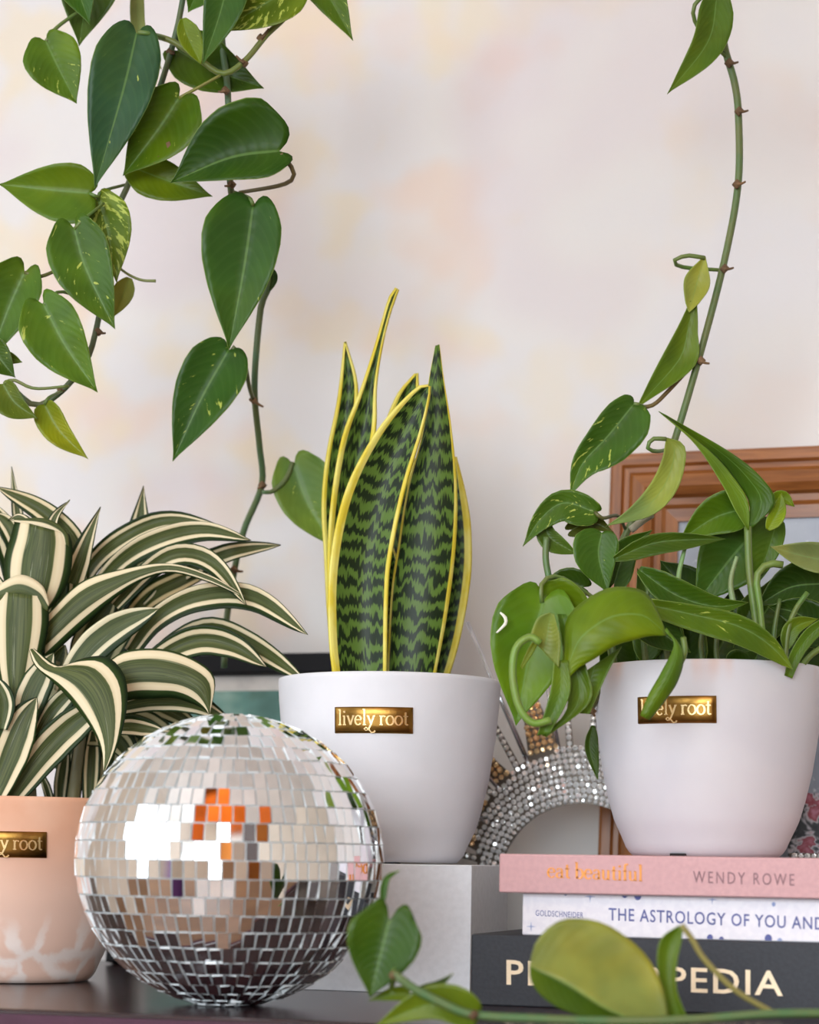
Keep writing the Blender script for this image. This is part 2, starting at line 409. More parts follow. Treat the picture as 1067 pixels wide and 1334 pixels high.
GLYPH = {   # strokes of a modern serif alphabet, x-height 1; (advance, strokes)
    'l': (0.55, [[(0.27, 0), (0.27, 1.7)], serif(0.27, 0.02), [(0.06, 1.66), (0.27, 1.68)]]),
    'i': (0.55, [[(0.27, 0), (0.27, 1.0)], serif(0.27, 0.02), [(0.06, 0.96), (0.27, 0.98)], arc(0.27, 1.42, 0.05, 0.05, 0, 360, 8)]),
    'v': (0.95, [[(0.14, 1), (0.48, 0)], [(0.82, 1), (0.48, 0)], serif(0.14, 0.98, 0.14), serif(0.82, 0.98, 0.14)]),
    'e': (0.92, [arc(0.45, 0.5, 0.36, 0.5, 8, 320, 20), [(0.1, 0.55), (0.8, 0.55)]]),
    'y': (0.95, [[(0.14, 1), (0.5, 0.05)], [(0.84, 1), (0.4, -0.32), (0.25, -0.45)], serif(0.14, 0.98, 0.14), serif(0.84, 0.98, 0.14)]),
    'r': (0.78, [[(0.25, 0), (0.25, 1.0)], serif(0.25, 0.02), [(0.05, 0.96), (0.25, 0.98)], arc(0.52, 0.66, 0.26, 0.32, 175, 40, 10)]),
    'o': (1.0, [arc(0.5, 0.5, 0.4, 0.5, 0, 360, 24)]),
    't': (0.66, [[(0.3, 1.4), (0.3, 0.25)] + arc(0.46, 0.22, 0.16, 0.2, 180, 320, 8), [(0.04, 0.97), (0.6, 0.97)]]),
    'a': (0.92, [arc(0.4, 0.72, 0.26, 0.27, 165, 0, 10) + [(0.66, 0.1), (0.84, 0.02)], arc(0.38, 0.27, 0.28, 0.27, 70, 300, 14) + [(0.66, 0.2)], [(0.46, 0.54), (0.66, 0.6)]]),
    'b': (1.0, [[(0.22, 0), (0.22, 1.7)], [(0.02, 1.66), (0.22, 1.68)], arc(0.5, 0.5, 0.36, 0.5, 140, -140, 20)]),
    'u': (1.02, [[(0.2, 1), (0.2, 0.3)] + arc(0.44, 0.28, 0.24, 0.26, 180, 330, 10), [(0.74, 1), (0.74, 0)], [(0.04, 0.98), (0.2, 0.98)], [(0.58, 0.98), (0.74, 0.98)], [(0.74, 0.02), (0.94, 0.02)]]),
    'f': (0.62, [[(0.27, 0), (0.27, 1.4)] + arc(0.45, 1.42, 0.18, 0.27, 180, 40, 8), serif(0.27, 0.02), [(0.04, 0.97), (0.52, 0.97)]]),
    'Y': (0.95, [[(0.14, 1), (0.5, 0.1)], [(0.84, 1), (0.5, 0.1), (0.2, -0.5), (-0.1, -0.62), (-0.3, -0.45), (-0.1, -0.28), (0.25, -0.5), (0.55, -0.85), (0.85, -0.8), (0.95, -0.62)], serif(0.14, 0.98, 0.14), serif(0.84, 0.98, 0.14)]),
    ' ': (0.45, []),
}
def stroke_text(word, thick=0.2, thin=0.07):
    """ribbons for each stroke: list of (left points, right points); width = 1 of the whole word in the first return"""
    x = 0; rib = []
    for ch in word:
        adv, st = GLYPH[ch]
        for s in st:
            s = [Vector((p[0] + x, p[1])) for p in s]; A, B = [], []
            for i, p in enumerate(s):
                t = (s[min(i + 1, len(s) - 1)] - s[max(i - 1, 0)])
                if t.length < 1e-6: t = Vector((1, 0))
                t.normalize(); w = thin + (thick - thin) * abs(t.y) ** 1.5
                nn = Vector((-t.y, t.x)) * w / 2; A.append(p + nn); B.append(p - nn)
            rib.append((A, B))
        x += adv
    return x, rib
def ribbon_mesh(rib, fn, h0, h1):
    """fn(x, y, h) -> world; raised strokes with side walls"""
    V, F = [], []
    for A, B in rib:
        o = len(V); n = len(A)
        for a, b in zip(A, B):
            V += [fn(a.x, a.y, h1), fn(b.x, b.y, h1), fn(a.x, a.y, h0), fn(b.x, b.y, h0)]
        for i in range(n - 1):
            p, q = o + 4 * i, o + 4 * i + 4
            F += [(p, p + 1, q + 1, q), (p + 2, p, q, q + 2), (p + 1, p + 3, q + 3, q + 1)]
        F += [(o, o + 2, o + 3, o + 1), (o + 4 * n - 4, o + 4 * n - 3, o + 4 * n - 1, o + 4 * n - 2)]
    return V, F

# ------------------------------------------------------------------ room
def struct(name, parts, mat, parent=None, b=0):
    vs, fs = merge(parts); o = mk(name, vs, fs, mat, parent)
    if parent is None: o['kind'] = 'structure'
    if b: bevel(o, b)
    return o
struct('floor', [box(XL - .1, XR + .1, YF - .1, YW + .1, -0.08, 0)], 'floor_boards')
struct('ceiling', [box(XL - .1, XR + .1, YF - .1, YW + .1, ZCEIL, ZCEIL + .08)], 'ceiling_paint')
struct('wall_back', [box(XL - .1, XR + .1, YW, YW + .1, 0, ZCEIL)], 'wall_paint')
struct('wall_right', [box(XR, XR + .1, YF, YW, 0, ZCEIL)], 'room_paint')
def wall_with_hole(name, axis, pos, a0, a1, h):       # h = (a, b, z0, z1) of the opening
    rects = [(a0, h[0], 0, ZCEIL), (h[1], a1, 0, ZCEIL), (h[0], h[1], 0, h[2]), (h[0], h[1], h[3], ZCEIL)]
    ps = [box(pos - .1, pos, r[0], r[1], r[2], r[3]) if axis == 'x' else box(r[0], r[1], pos - .1, pos, r[2], r[3]) for r in rects]
    struct(name, ps, 'room_paint')
def window(name, axis, pos, h):
    t = .05; a, b, z0, z1 = h; mid = (a + b) / 2; ps = []
    for r in ((a, a + t, z0, z1), (b - t, b, z0, z1), (a, b, z0, z0 + t), (a, b, z1 - t, z1)):
        ps.append(box(pos - .03, pos + .015, *r) if axis == 'x' else box(r[0], r[1], pos - .03, pos + .015, r[2], r[3]))
    o = struct(name, ps, 'window_white')
    for r in ((mid - .02, mid + .02, z0, z1), (a, b, (z0 + z1) / 2 - .015, (z0 + z1) / 2 + .015)):
        vs, fs = box(pos - .02, pos + .005, *r) if axis == 'x' else box(r[0], r[1], pos - .02, pos + .005, r[2], r[3])
        mk('glazing_bar', vs, fs, 'window_white', o)
HL = (-1.75, 0.25, 0.75, 2.25); HF = (-1.40, 0.80, 0.70, 2.40)
wall_with_hole('wall_left', 'x', XL, YF, YW, HL); window('window_1', 'x', XL, HL)
wall_with_hole('wall_front', 'y', YF, XL, XR, HF); window('window_2', 'y', YF, HF)

# ------------------------------------------------------------------ dresser
e0 = PT(225, 1322.5); YE = e0.y
DX0, DX1 = -0.95, 0.72
dr = thing('dresser', (-0.1, (YE + YW) / 2, 0), 'dark plum-brown lacquered dresser carrying the planters, mirror ball and books', 'dresser')
o = mk('top', *box(DX0, DX1, YE, YW - .004, TOP - .028, TOP), 'dresser_lacquer', dr); bevel(o, .0025)
mk('front_edge', *box(DX0 + .002, DX1 - .002, YE - .0015, YE + .0005, TOP - .025, TOP - .003), 'dresser_edge', dr)
mk('body', *box(DX0 + .02, DX1 - .02, YE + .03, YW - .01, 0.12, TOP - .028), 'dresser_lacquer', dr)
for i in range(3):
    for j in range(2):
        w = (DX1 - DX0 - .1) / 2; x0 = DX0 + .04 + j * (w + .02); z0 = .14 + i * .205
        q = bevel(mk('drawer', *box(x0, x0 + w, YE + .012, YE + .03, z0, z0 + .19), 'dresser_lacquer', dr), .002)
        for s in (.3, .7):
            kx = x0 + w * s; vs, fs = lathe([(.006, 0), (.005, .01), (.014, .016), (.014, .022), (.006, .026)], 16)
            mk('knob', [(kx + v[0], YE + .012 - v[2], z0 + .1 + v[1]) for v in vs], fs, 'brass_dark', q, smooth=True)
for x in (DX0 + .05, DX1 - .09):
    for y in (YE + .05, YW - .07):
        mk('leg', *box(x, x + .04, y, y + .04, 0, .12), 'dresser_lacquer', dr)

# furniture seen only in the mirror tiles
wd = thing('wardrobe', (1.5, YF + .3, 0), 'tall orange-brown wooden wardrobe reflected in the mirror ball', 'wardrobe')
wx0, wx1, wy0, wy1 = 1.12, 1.86, YF + .02, YF + .55
bevel(mk('carcass', *box(wx0, wx1, wy0, wy1, 0, 2.2), 'wardrobe_wood', wd), .004)
for i in range(2):
    x0 = wx0 + .02 + i * (wx1 - wx0 - .03) / 2
    q = bevel(mk('door', *box(x0, x0 + (wx1 - wx0 - .06) / 2, wy1, wy1 + .022, .1, 2.14), 'wardrobe_wood', wd), .004)
    kx = (wx0 + wx1) / 2 + (-.06, .06)[i]; vs, fs = lathe([(.008, 0), (.02, .02), (.012, .03)], 14)
    mk('knob', [(kx + v[0], wy1 + .022 + v[2], 1.05 + v[1]) for v in vs], fs, 'brass_dark', q, smooth=True)
def curtain(x0, x1, y, z0, z1, label):
    vs, fs = [], []; n = 60
    for i in range(n + 1):
        x = x0 + (x1 - x0) * i / n; yy = y + .03 * math.sin(i * .95)
        vs += [(x, yy, z0), (x, yy, z1)]
    for i in range(n): fs.append((2 * i, 2 * i + 2, 2 * i + 3, 2 * i + 1))
    t = thing('curtain', ((x0 + x1) / 2, y, z0), label, 'curtain')
    o = mk('drape', vs, fs, 'purple_curtain', t, smooth=True); m = o.modifiers.new('s', 'SOLIDIFY'); m.thickness = .003
    mk('rod', *tube([(x0 - .1, y, z1 + .02), (x1 + .1, y, z1 + .02)], .012, 10), 'brass_dark', t)
curtain(-1.85, -1.45, YF + .1, 0.03, 2.42, 'purple gathered curtain beside the window reflected in the mirror ball')

# unseen woven lamp added to tint tiles orange; brown door, also only mirrored
pl = thing('added_lamp', (-0.12, -0.05, 1.72), 'large orange woven dome lamp, unseen, added to tint the mirror ball orange', 'lamp')
mk('shade', *lathe([(.58, 0), (.57, .12), (.52, .26), (.40, .38), (.22, .45), (.05, .48), (.045, .475), (.21, .442), (.39, .372), (.51, .254), (.56, .12), (.57, 0.0)], 48, (-.12, -.05, 1.72), False), 'rattan', pl, smooth=True)
mk('cord', *tube([(-.12, -.05, 2.18), (-.12, -.05, ZCEIL)], .004, 8), 'black_lacquer', pl)
mk('bulb', *lathe([(.012, 0.14), (.014, .11), (.03, .07), (.034, .04), (.024, .012), (.004, 0)], 20, (-.12, -.05, 2.02)), 'window_white', pl, smooth=True)
bl = bpy.data.lights.new('added_bulb_glow', 'POINT'); bl.energy = 5; bl.color = (1.0, .72, .42); bl.shadow_soft_size = .04  # point light added inside the unseen lamp so its shade mirrors orange
bo = bpy.data.objects.new('added_bulb_glow', bl); COL.objects.link(bo); bo.location = (-.12, -.05, 1.96)
dr1 = struct('door_1', [box(XR - .03, XR - .001, -1.6, -.7, 0, 2.05)], 'door_brown')

# ------------------------------------------------------------------ pictures leaning on the wall
def mitred_rails(parent, w, h, prof, mats, name='rail'):
    """four rails of a frame w x h in local x, z (front -y); prof = (inset, proud)"""
    corners = [((0, 0), (1, 1)), ((w, 0), (-1, 1)), ((w, h), (-1, -1)), ((0, h), (1, -1))]
    for s in range(4):
        (p0, d0), (p1, d1) = corners[s], corners[(s + 1) % 4]
        vs = []
        for (p, dd) in ((p0, d0), (p1, d1)):
            for a, b in prof: vs.append((p[0] + dd[0] * a, -b, p[1] + dd[1] * a))
        n = len(prof); fs = [(i, (i + 1) % n, n + (i + 1) % n, n + i) for i in range(n)]
        fs += [tuple(range(n)), tuple(range(2 * n - 1, n - 1, -1))]
        mk(name, vs, fs, mats[s % 2], parent, local=True)
def leaning(name, x0, w, h, Ybase, label, cat):
    lean = math.asin(min(.5, (YW - .012 - Ybase) / h))
    return thing(name, (x0, Ybase, TOP), label, cat, rot=(-lean, 0, 0))
q = PY(797, 594, 1.735)
wf_w, wf_h = 0.36, (q.z - TOP) / math.cos(.06)
fr = leaning('picture_frame', q.x, wf_w, wf_h, 1.715, 'moulded chestnut wood picture frame with misty grey print behind white planter', 'picture frame')
mw = .056
mitred_rails(fr, wf_w, wf_h, [(0, 0), (0, .016), (.003, .019), (.010, .019), (.012, .0155), (.016, .0155), (.020, .021), (.030, .0225), (.036, .019), (.038, .014), (.043, .013), (.046, .0105), (mw, .009), (mw, 0)], ('frame_wood', 'frame_wood_upright'))
mk('print', *box(mw - .004, wf_w - mw + .004, -.006, -.003, mw - .004, wf_h - mw + .004), 'misty_print', fr, local=True)
a, b = PY(170, 848, 1.725), PY(530, 848, 1.725)
bf_w, bf_h = b.x - a.x, (a.z + b.z) / 2 - TOP
fr = leaning('picture_frame', a.x, bf_w, bf_h, 1.70, 'thin black picture frame with blue-green print behind grey planter', 'picture frame')
mitred_rails(fr, bf_w, bf_h, [(0, 0), (0, .016), (.001, .017), (.0165, .017), (.0175, .016), (.0175, 0)], ('black_lacquer', 'black_lacquer'))
mk('mat', *box(.016, bf_w - .016, -.007, -.003, .016, bf_h - .016), 'mat_board', fr, local=True)
mk('print', *box(.031, bf_w - .031, -.0078, -.0071, .031, bf_h - .031), 'green_print', fr, local=True)

# ------------------------------------------------------------------ halo crown of crystals
YC = 1.635
CCX, CCY, RIN = 757.0, 1152.0, 105.0
def cp(dx, dy, h=0.0):
    v = PY(CCX + dx, CCY + dy, YC); return Vector((v.x, YC - h, v.z))
def polar(r, th): return r * math.sin(math.radians(th)), -r * math.cos(math.radians(th))
kpx = (cp(100, 0) - cp(0, 0)).length / 100
def stone_mesh(items):
    """faceted stones; items = (point, radius)"""
    V, F = [], []
    for c, r in items:
        o = len(V); tl = random.uniform(-.42, .42), random.uniform(-.5, .3); ph = random.random() * 2
        for rr, hh in ((r, 0), (r * .95, r * .25), (r * .5, r * .75)):
            for i in range(6):
                a = ph + i * PI / 3
                x, z = rr * math.cos(a), rr * math.sin(a)
                V.append((c.x + x, c.y - hh - (x * tl[0] + z * tl[1]) * (.8 if hh else 0), c.z + z))
        for j in range(2):
            for i in range(6):
                a_, b_ = o + 6 * j + i, o + 6 * j + (i + 1) % 6
                F.append((a_, b_, b_ + 6, a_ + 6))
        F.append(tuple(o + 12 + i for i in range(6)))
    return V, F
crown = thing('halo_crown', cp(0, (TOP - cp(0, 0).z) / -kpx) * 1.0, 'crystal-studded halo crown with silver spokes standing behind the pink book', 'crown')
def bandw(th): return 9 + 66 * max(0, math.cos(math.radians(th) * .86)) ** 1.1
path = []
zb = CCY + (cp(0, 0).z - TOP) / kpx - CCY
for sgn in (-1,):
    path += [((-88, zb), (-97, zb)), ((-97, 75), (-107, 75))]
for i in range(-26, 27):
    th = i * 98 / 26; path.append((polar(RIN, th), polar(RIN + bandw(th), th)))
path += [((97, 75), (107, 75)), ((88, zb), (97, zb))]
V, F = [], []
for (a, b) in path:
    V += [cp(*a, .0), cp(*b, .0), cp(*b, .0022), cp(*a, .0022)]
for i in range(len(path) - 1):
    for j in range(4):
        F.append((4 * i + j, 4 * i + (j + 1) % 4, 4 * i + 4 + (j + 1) % 4, 4 * i + 4 + j))
F += [(0, 1, 2, 3), tuple(4 * len(path) - 4 + j for j in (3, 2, 1, 0))]
band = mk('band', V, F, 'crown_backing', crown)
items = []
r = RIN + 3.5; row = 0
while r < RIN + 74:
    step = math.degrees(7.9 / r); th = -98 + (row % 2) * step / 2
    while th < 98:
        if r < RIN + bandw(th) - 2:
            items.append((cp(*polar(r + random.uniform(-.8, .8), th), .0022), (3.2 if row == 0 else 4.25) * kpx * random.uniform(.9, 1.05)))
        th += step
    r += 6.2 if row == 0 else 7.8; row += 1
for sg in (-1, 1):
    for i in range(16): 
        f = i / 15; items.append((cp(sg * (102 - 10 * f + (0 if f < .5 else (f - .5) * 3)), 30 + f * (zb - 34), .0022), 3.8 * kpx * random.uniform(.85, 1.1)))
tag(mk('rhinestones', *stone_mesh(items), 'crystal', band), 'clear round rhinestones set in rows', kind='stuff')
def ray_part(th, r0, r1, w0, w1, gold, rows):
    """a flat spike with stones on it"""
    pts = []
    for rr, w in ((r0 - 6, w0), (r1, w1)):
        for s in (-1, 1):
            x, y = polar(rr, th); tx, ty = math.cos(math.radians(th)), math.sin(math.radians(th)); pts.append((x + s * w * tx, y + s * w * ty))
    V = [cp(*p, .0001) for p in pts] + [cp(*p, .0018) for p in pts]
    o = mk('ray', V, [(0, 1, 3, 2), (4, 6, 7, 5), (0, 4, 5, 1), (1, 5, 7, 3), (3, 7, 6, 2), (2, 6, 4, 0)], 'crown_backing', crown)
    it = []; rr = r0 + 4
    while rr < r1:
        f = (rr - r0) / (r1 - r0); w = w0 + (w1 - w0) * f; n = max(1, round(w * 2 / 9))
        for i in range(n):
            off = (i - (n - 1) / 2) * 8.5; x, y = polar(rr, th)
            it.append((cp(x + off * math.cos(math.radians(th)), y + off * math.sin(math.radians(th)), .0018), 4.3 * kpx * random.uniform(.9, 1.1)))
        rr += 8.2
    tag(mk('rhinestones', *stone_mesh(it), 'gold_crystal' if gold else 'crystal', o), kind='stuff')
for sg in (-1, 1):
    for th, r1 in ((28.5, 236), (44.5, 226), (60, 215), (76, 200), (4.5, 226)): ray_part(sg * th, RIN + bandw(th) , r1, 4.6, 3.5, False, 1)
    for th, r1, w in ((36.5, 205, 14), (52.5, 200, 13), (68, 186, 11), (15.5, 285, 22)): ray_part(sg * th, RIN + bandw(th), r1, w, 5, True, 3)
    for th, r1 in ((23.4, 372), (9.5, 300), (40.5, 300), (56.5, 270)):
        x0, y0 = polar(RIN + bandw(th) - 8, sg * th); x1, y1 = polar(r1, sg * th)
        mk('spoke', *tube([cp(x0, y0, .001), cp(x1, y1, .001)], [3.4 * kpx, 2.6 * kpx], 10), 'silver_rod', crown, smooth=True)

# trinket box and card glimpsed right of the white planter
tx = PY(1030, 1110, 1.60)
tb = thing('trinket_box', (tx.x + .045, 1.62, TOP), 'small box edged with rhinestones beside the white planter', 'box')
bh = .1035
bevel(mk('body', *box(tx.x, tx.x + .09, 1.60, 1.645, TOP, TOP + bh - .012), 'crown_backing', tb), .001)
lid = bevel(mk('lid', *box(tx.x - .001, tx.x + .091, 1.599, 1.646, TOP + bh - .012, TOP + bh), 'crown_backing', tb), .001)
it = [(Vector((tx.x + .003 + i * .0047 + (j % 2) * .0023, 1.599, TOP + bh - .002 - j * .0042)), .0022 * random.uniform(.85, 1.15)) for i in range(19) for j in range(4)]
tag(mk('rhinestones', *stone_mesh(it), 'crystal', lid), kind='stuff')
cd = thing('floral_card', (tx.x + .05, 1.662, TOP), 'dark card printed with red and white flowers behind the rhinestone box', 'card')
o = mk('sheet', *box(tx.x - .01, tx.x + .11, 1.6605, 1.6625, TOP, TOP + .15), 'floral_print', cd)
mk('easel_strut', *box(tx.x + .045, tx.x + .06, 1.6625, 1.668, TOP, TOP + .11), 'mat_board', cd)

# ------------------------------------------------------------------ plinth box
bc = PT(612, 1297)
BOXH = .0915; BD = .10
bx = thing('plinth_box', (bc.x - .085, bc.y + BD / 2, TOP), 'pale grey square-edged box under the snake plant planter', 'box')
bevel(mk('body', *box(bc.x - .17, bc.x, bc.y, bc.y + BD, TOP, TOP + BOXH - .0005), 'box_card', bx), .0008)

# ------------------------------------------------------------------ books
def book(corner, L, D, T, rz, cover, label, hard=True):
    t = thing('book', corner, label, 'book', 'stacked books under the white planter', rot=(0, 0, rz))
    th = .0026 if hard else .0008; ov = .003 if hard else 0
    bevel(mk('spine', *box(0, L, 0, .0035, 0, T), cover, t, local=True), .0012)
    for z0 in (0, T - th): bevel(mk('cover_board', *box(.0005, L - .0005, .003, D, z0, z0 + th), cover, t, local=True), .0006)
    mk('page_block', *box(ov, L - ov, .0036, D - ov, th, T - th), 'page_paper', t, local=True)
    return t
def spine_map(t):
    rz = t.rotation_euler.z; ex = Vector((math.cos(rz), math.sin(rz), 0)); ey = Vector((-math.sin(rz), math.cos(rz), 0)); c = t.location
    def f(px, py):
        r = ray(px, py); w = CAMP + r * ((c - CAMP).dot(ey) / r.dot(ey)) - c; return w.dot(ex), w.z
    return f
def put_text(t, body, x0, y0, x1, y1, hpx, mat, space=1.0, bold=0.0, name='title'):
    """lettering whose baseline runs from pixel (x0, y0) to (x1, y1)"""
    f = spine_map(t); sh, fs = text_shape(body, space, bold)
    a, b = f(x0, y0), f(x1, y1); c, d = f(x0, y0 - hpx), f(x1, y1 - hpx)
    vs = []
    for u, v in sh:
        lo = (a[0] + (b[0] - a[0]) * u, a[1] + (b[1] - a[1]) * u); hi = (c[0] + (d[0] - c[0]) * u, c[1] + (d[1] - c[1]) * u)
        vs.append((lo[0] + (hi[0] - lo[0]) * v, -.0003, lo[1] + (hi[1] - lo[1]) * v))
    return mk(name, vs, fs, mat, t, local=True)
c0 = PT(612.5, 1309)
B1 = book(c0, .30, .225, .0462, 0, 'charcoal_cloth', 'thick charcoal book with gold capital letters, bottom of the stack')
c1 = c0 + Vector((0, .006, .0462)); r = ray(680, 1200); c1.x = (CAMP + r * (c1.y / r.y)).x
B2 = book(c1, .27, .20, .0275, 0, 'white_cloth', 'white paperback with blue lettering, middle of the stack', False)
c2 = c1 + Vector((0, -.010, .0275)); r = ray(650, 1135); c2.x = (CAMP + r * (c2.y / r.y)).x
B3 = book(c2, .27, .215, .0252, 0, 'pink_cloth', 'pink clothbound book with gold title, top of the stack')
STACK = .0462 + .0275 + .0252
put_text(B1, 'PLANTOPEDIA', 660, 1283, 1020, 1298, 33, 'pale_gold_foil', 1.12, .012)
put_text(B2, 'GOLDSCHNEIDER', 698, 1193, 760, 1196, 7.5, 'blue_ink', 1.1, 0, 'author')
put_text(B2, 'THE ASTROLOGY OF YOU AND ME', 793, 1199, 1106, 1213, 16.5, 'blue_ink', 1.12, .008)
put_text(B3, 'WENDY ROWE', 903, 1150, 1035, 1154, 15.5, 'brown_ink', 1.35, 0, 'author')
f = spine_map(B3); total, rib = stroke_text('eat beautiful', .25, .09)
pa, pb, pc = f(713, 1143), f(838, 1148), f(713, 1143 - 12.5)
ux = ((pb[0] - pa[0]) / total, (pb[1] - pa[1]) / total); uy = (pc[0] - pa[0], pc[1] - pa[1])
mk('title', *ribbon_mesh(rib, lambda x, y, h: (pa[0] + ux[0] * x + uy[0] * y, -h, pa[1] + ux[1] * x + uy[1] * y), 0, .0003), 'gold_foil', B3, local=True)
f = spine_map(B2)                       # little stars and moons printed on the white spine
def mark(px, py, r, kind, mat):
    x, z = f(px, py); rr = r * 1.36 / FPX; cz = lambda q: min(.0268, max(.0006, q))
    if kind == 'star': vs = [(x + rr * (1 if i % 2 == 0 else .14) * math.cos(i * PI / 4), -.0003, cz(z + rr * (1 if i % 2 == 0 else .14) * math.sin(i * PI / 4))) for i in range(8)]
    else: vs = [(x + rr * .8 * math.cos(i * PI / 6), -.0003, cz(z + rr * math.sin(i * PI / 6))) for i in range(12)]
    mk('printed_mark', vs, [tuple(range(len(vs)))], mat, B2, local=True)
for m in ((769, 1168, 8, 'star', 'pale_blue_ink'), (692, 1207, 7, 'star', 'pale_blue_ink'), (814, 1165, 5, 'dot', 'blue_ink'), (831, 1167, 6, 'dot', 'blue_ink'), (928, 1172, 7, 'star', 'pale_blue_ink'), (1008, 1178, 3, 'dot', 'pale_blue_ink'), (737, 1164, 3, 'dot', 'blue_ink'), (1001, 1223, 6, 'dot', 'blue_ink'), (1016, 1226, 4, 'dot', 'pale_blue_ink'), (925, 1222, 5, 'dot', 'blue_ink'), (940, 1224, 4, 'dot', 'blue_ink')): mark(*m)

# ------------------------------------------------------------------ mirror ball
mc = PT(297, 1309)
BR = .0972; BZ = .0925
ball = thing('mirror_ball', (mc.x, mc.y, TOP), 'silver mirror-tiled disco ball standing on the dark dresser', 'disco ball')
cen = Vector((mc.x, mc.y, TOP + BZ - .0008))
prof = [((BR - .0016) * math.cos(a), (BZ - .0016) * math.sin(a)) for a in [(-PI / 2 + .14) + i * (PI - .28) / 30 for i in range(31)]]
mk('core', *lathe(prof, 72, cen), 'ball_core', ball, smooth=True)
ROWS = 26; tiles = []
for i in range(1, ROWS - 1):
    la = -PI / 2 + (i + .5) * PI / ROWS; n = max(6, round(80 * math.cos(la))); ph = random.random()
    w = 2 * PI * BR * math.cos(la) / n - .0010; h = PI * (BR + BZ) / 2 / ROWS - .0010
    bx_v, bx_f = box(-w / 2, w / 2, -h / 2, h / 2, -.0012, .0003)
    me = bpy.data.meshes.new('mirror_tile'); me.from_pydata(bx_v, [], bx_f)
    me.materials.append(MATS['mirror_edge']); me.materials.append(MATS['mirror_glass'])
    for p in me.polygons:
        if p.normal.z > .9: p.material_index = 1
    for j in range(n):
        lo = 2 * PI * (j + ph) / n
        pos = cen + Vector((BR * math.cos(la) * math.cos(lo), BR * math.cos(la) * math.sin(lo), BZ * math.sin(la)))
        nr = Vector((math.cos(la) * math.cos(lo) / BR, math.cos(la) * math.sin(lo) / BR, math.sin(la) / BZ)).normalized()
        east = Vector((-math.sin(lo), math.cos(lo), 0)); north = nr.cross(east)
        nr = (nr + east * random.gauss(0, .065) + north * random.gauss(0, .065)).normalized()
        east = (east - nr * east.dot(nr)).normalized(); north = nr.cross(east)
        mt = Matrix((east, north, nr)).transposed().to_4x4(); mt.translation = pos - Vector(ball.location)
        tiles.append(((CAMP - pos).normalized().dot(nr) * w * h, mt, me))
tiles.sort(key=lambda t: -t[0])
for s, mt, me in tiles[:300]:
    o = bpy.data.objects.new('mirror_tile', me); COL.objects.link(o); o.parent = ball; o.matrix_local = mt
V, F, I = [], [], []
for s, mt, me in tiles[300:]:
    o = len(V); V += [mt @ v.co for v in me.vertices]
    for p in me.polygons: F.append(tuple(o + i for i in p.vertices)); I.append(p.material_index)
o = mk('mirror_tiles', V, F, 'mirror_edge', ball, local=True); o.data.materials.append(MATS['mirror_glass']); o['kind'] = 'stuff'
for p, i in zip(o.data.polygons, I): p.material_index = i

# ------------------------------------------------------------------ planters
PR, PH = .0816, .1335
RPROF = [(0, .90), (.04, .985), (.10, 1.045), (.19, 1.145), (.30, 1.22), (.45, 1.30), (.70, 1.385), (.88, 1.425), (1, 1.44)]   # radius relative to the base ring
def prad(f):
    for (a, ra), (b, rb) in zip(RPROF, RPROF[1:]):
        if a <= f <= b: return (ra + (rb - ra) * (f - a) / (b - a)) / 1.44 * PR
    return PR
def planter(root, mat, plate_off, plate_f, s=1.0):
    c = Vector(root.location)
    outer = [(prad(i / 40) * s, PH * s * i / 40) for i in range(41)]
    prof = [(.045 * s, .0006)] + [(outer[0][0], 0.0006)] + outer[1:-1] + [(PR * s - .0004, PH * s - .0006), (PR * s - .0016, PH * s), (PR * s - .0046, PH * s), (PR * s - .0056, PH * s - .001)]
    prof += [(PR * s - .0062, PH * s * .95), (prad(.86) * s - .006, PH * s * .86), (prad(.6) * s - .006, PH * s * .6)]
    mk('planter', *lathe(prof, 96, c), mat, root, smooth=True)
    mk('soil', *lathe([(prad(.8) * s - .007, PH * s * .78), (prad(.9) * s - .0066, PH * s * .90), (.04, PH * s * .915), (.004, PH * s * .92)], 40, c), 'potting_soil', root, smooth=True)
    dc = Vector((CAMP.x - c.x, CAMP.y - c.y, 0)).normalized(); rt = Vector((-dc.y, dc.x, 0))
    phi = math.asin(plate_off)
    d0 = dc * math.cos(phi) + rt * math.sin(phi); r0 = rt * math.cos(phi) - dc * math.sin(phi)
    def on(x, y, h):
        z = plate_f * PH * s + y; r = prad(z / PH / s) * s; a = x / r
        return c + (d0 * math.cos(a) + r0 * math.sin(a)) * (r + h) + UP * z
    pw, ph_ = .0565 * s, .0188 * s
    xs = [-.5, -.49, -.475] + [-.475 + .95 * i / 20 for i in range(1, 20)] + [.475, .49, .5]; ys = [-.5, -.47, -.43, -.2, 0, .2, .43, .47, .5]
    vs, fs = [], []
    for x in xs:
        for y in ys:
            e = max(abs(x) / .5 * 1.0 if abs(x) > .47 else 0, abs(y) / .5 if abs(y) > .425 else 0)
            h = .0019
            if abs(x) == .5 or abs(y) == .5: h = -.0006
            elif abs(x) == .49 or abs(y) == .47: h = .0014
            vs.append(on(x * pw, y * ph_, h))
    ny = len(ys)
    for i in range(len(xs) - 1):
        for j in range(ny - 1): fs.append((i * ny + j, i * ny + ny + j, i * ny + ny + j + 1, i * ny + j + 1))
    plate = mk('name_plate', vs, fs, 'plate_brass', root, smooth=True); plate['label'] = 'small brass plate lettered lively root'
    total, rib = stroke_text('livelY root', .22, .11)
    u = pw * .87 / total
    mk('lettering', *ribbon_mesh(rib, lambda x, y, h: on((x - total / 2) * u, (y - .55) * u * 1.08, h), .0012, .0026), 'plate_brass_bright', plate)
    return on
def pot_root(px, d, zbase, name, label):
    p = P(px, CY, d); return thing(name, (p.x, p.y, TOP + zbase), label, 'potted plant')
snake = pot_root(504, 1.575, BOXH, 'potted_snake_plant', 'upright yellow-edged snake plant in light grey planter on pale box')
planter(snake, 'planter_grey', -20 / 141, .745)
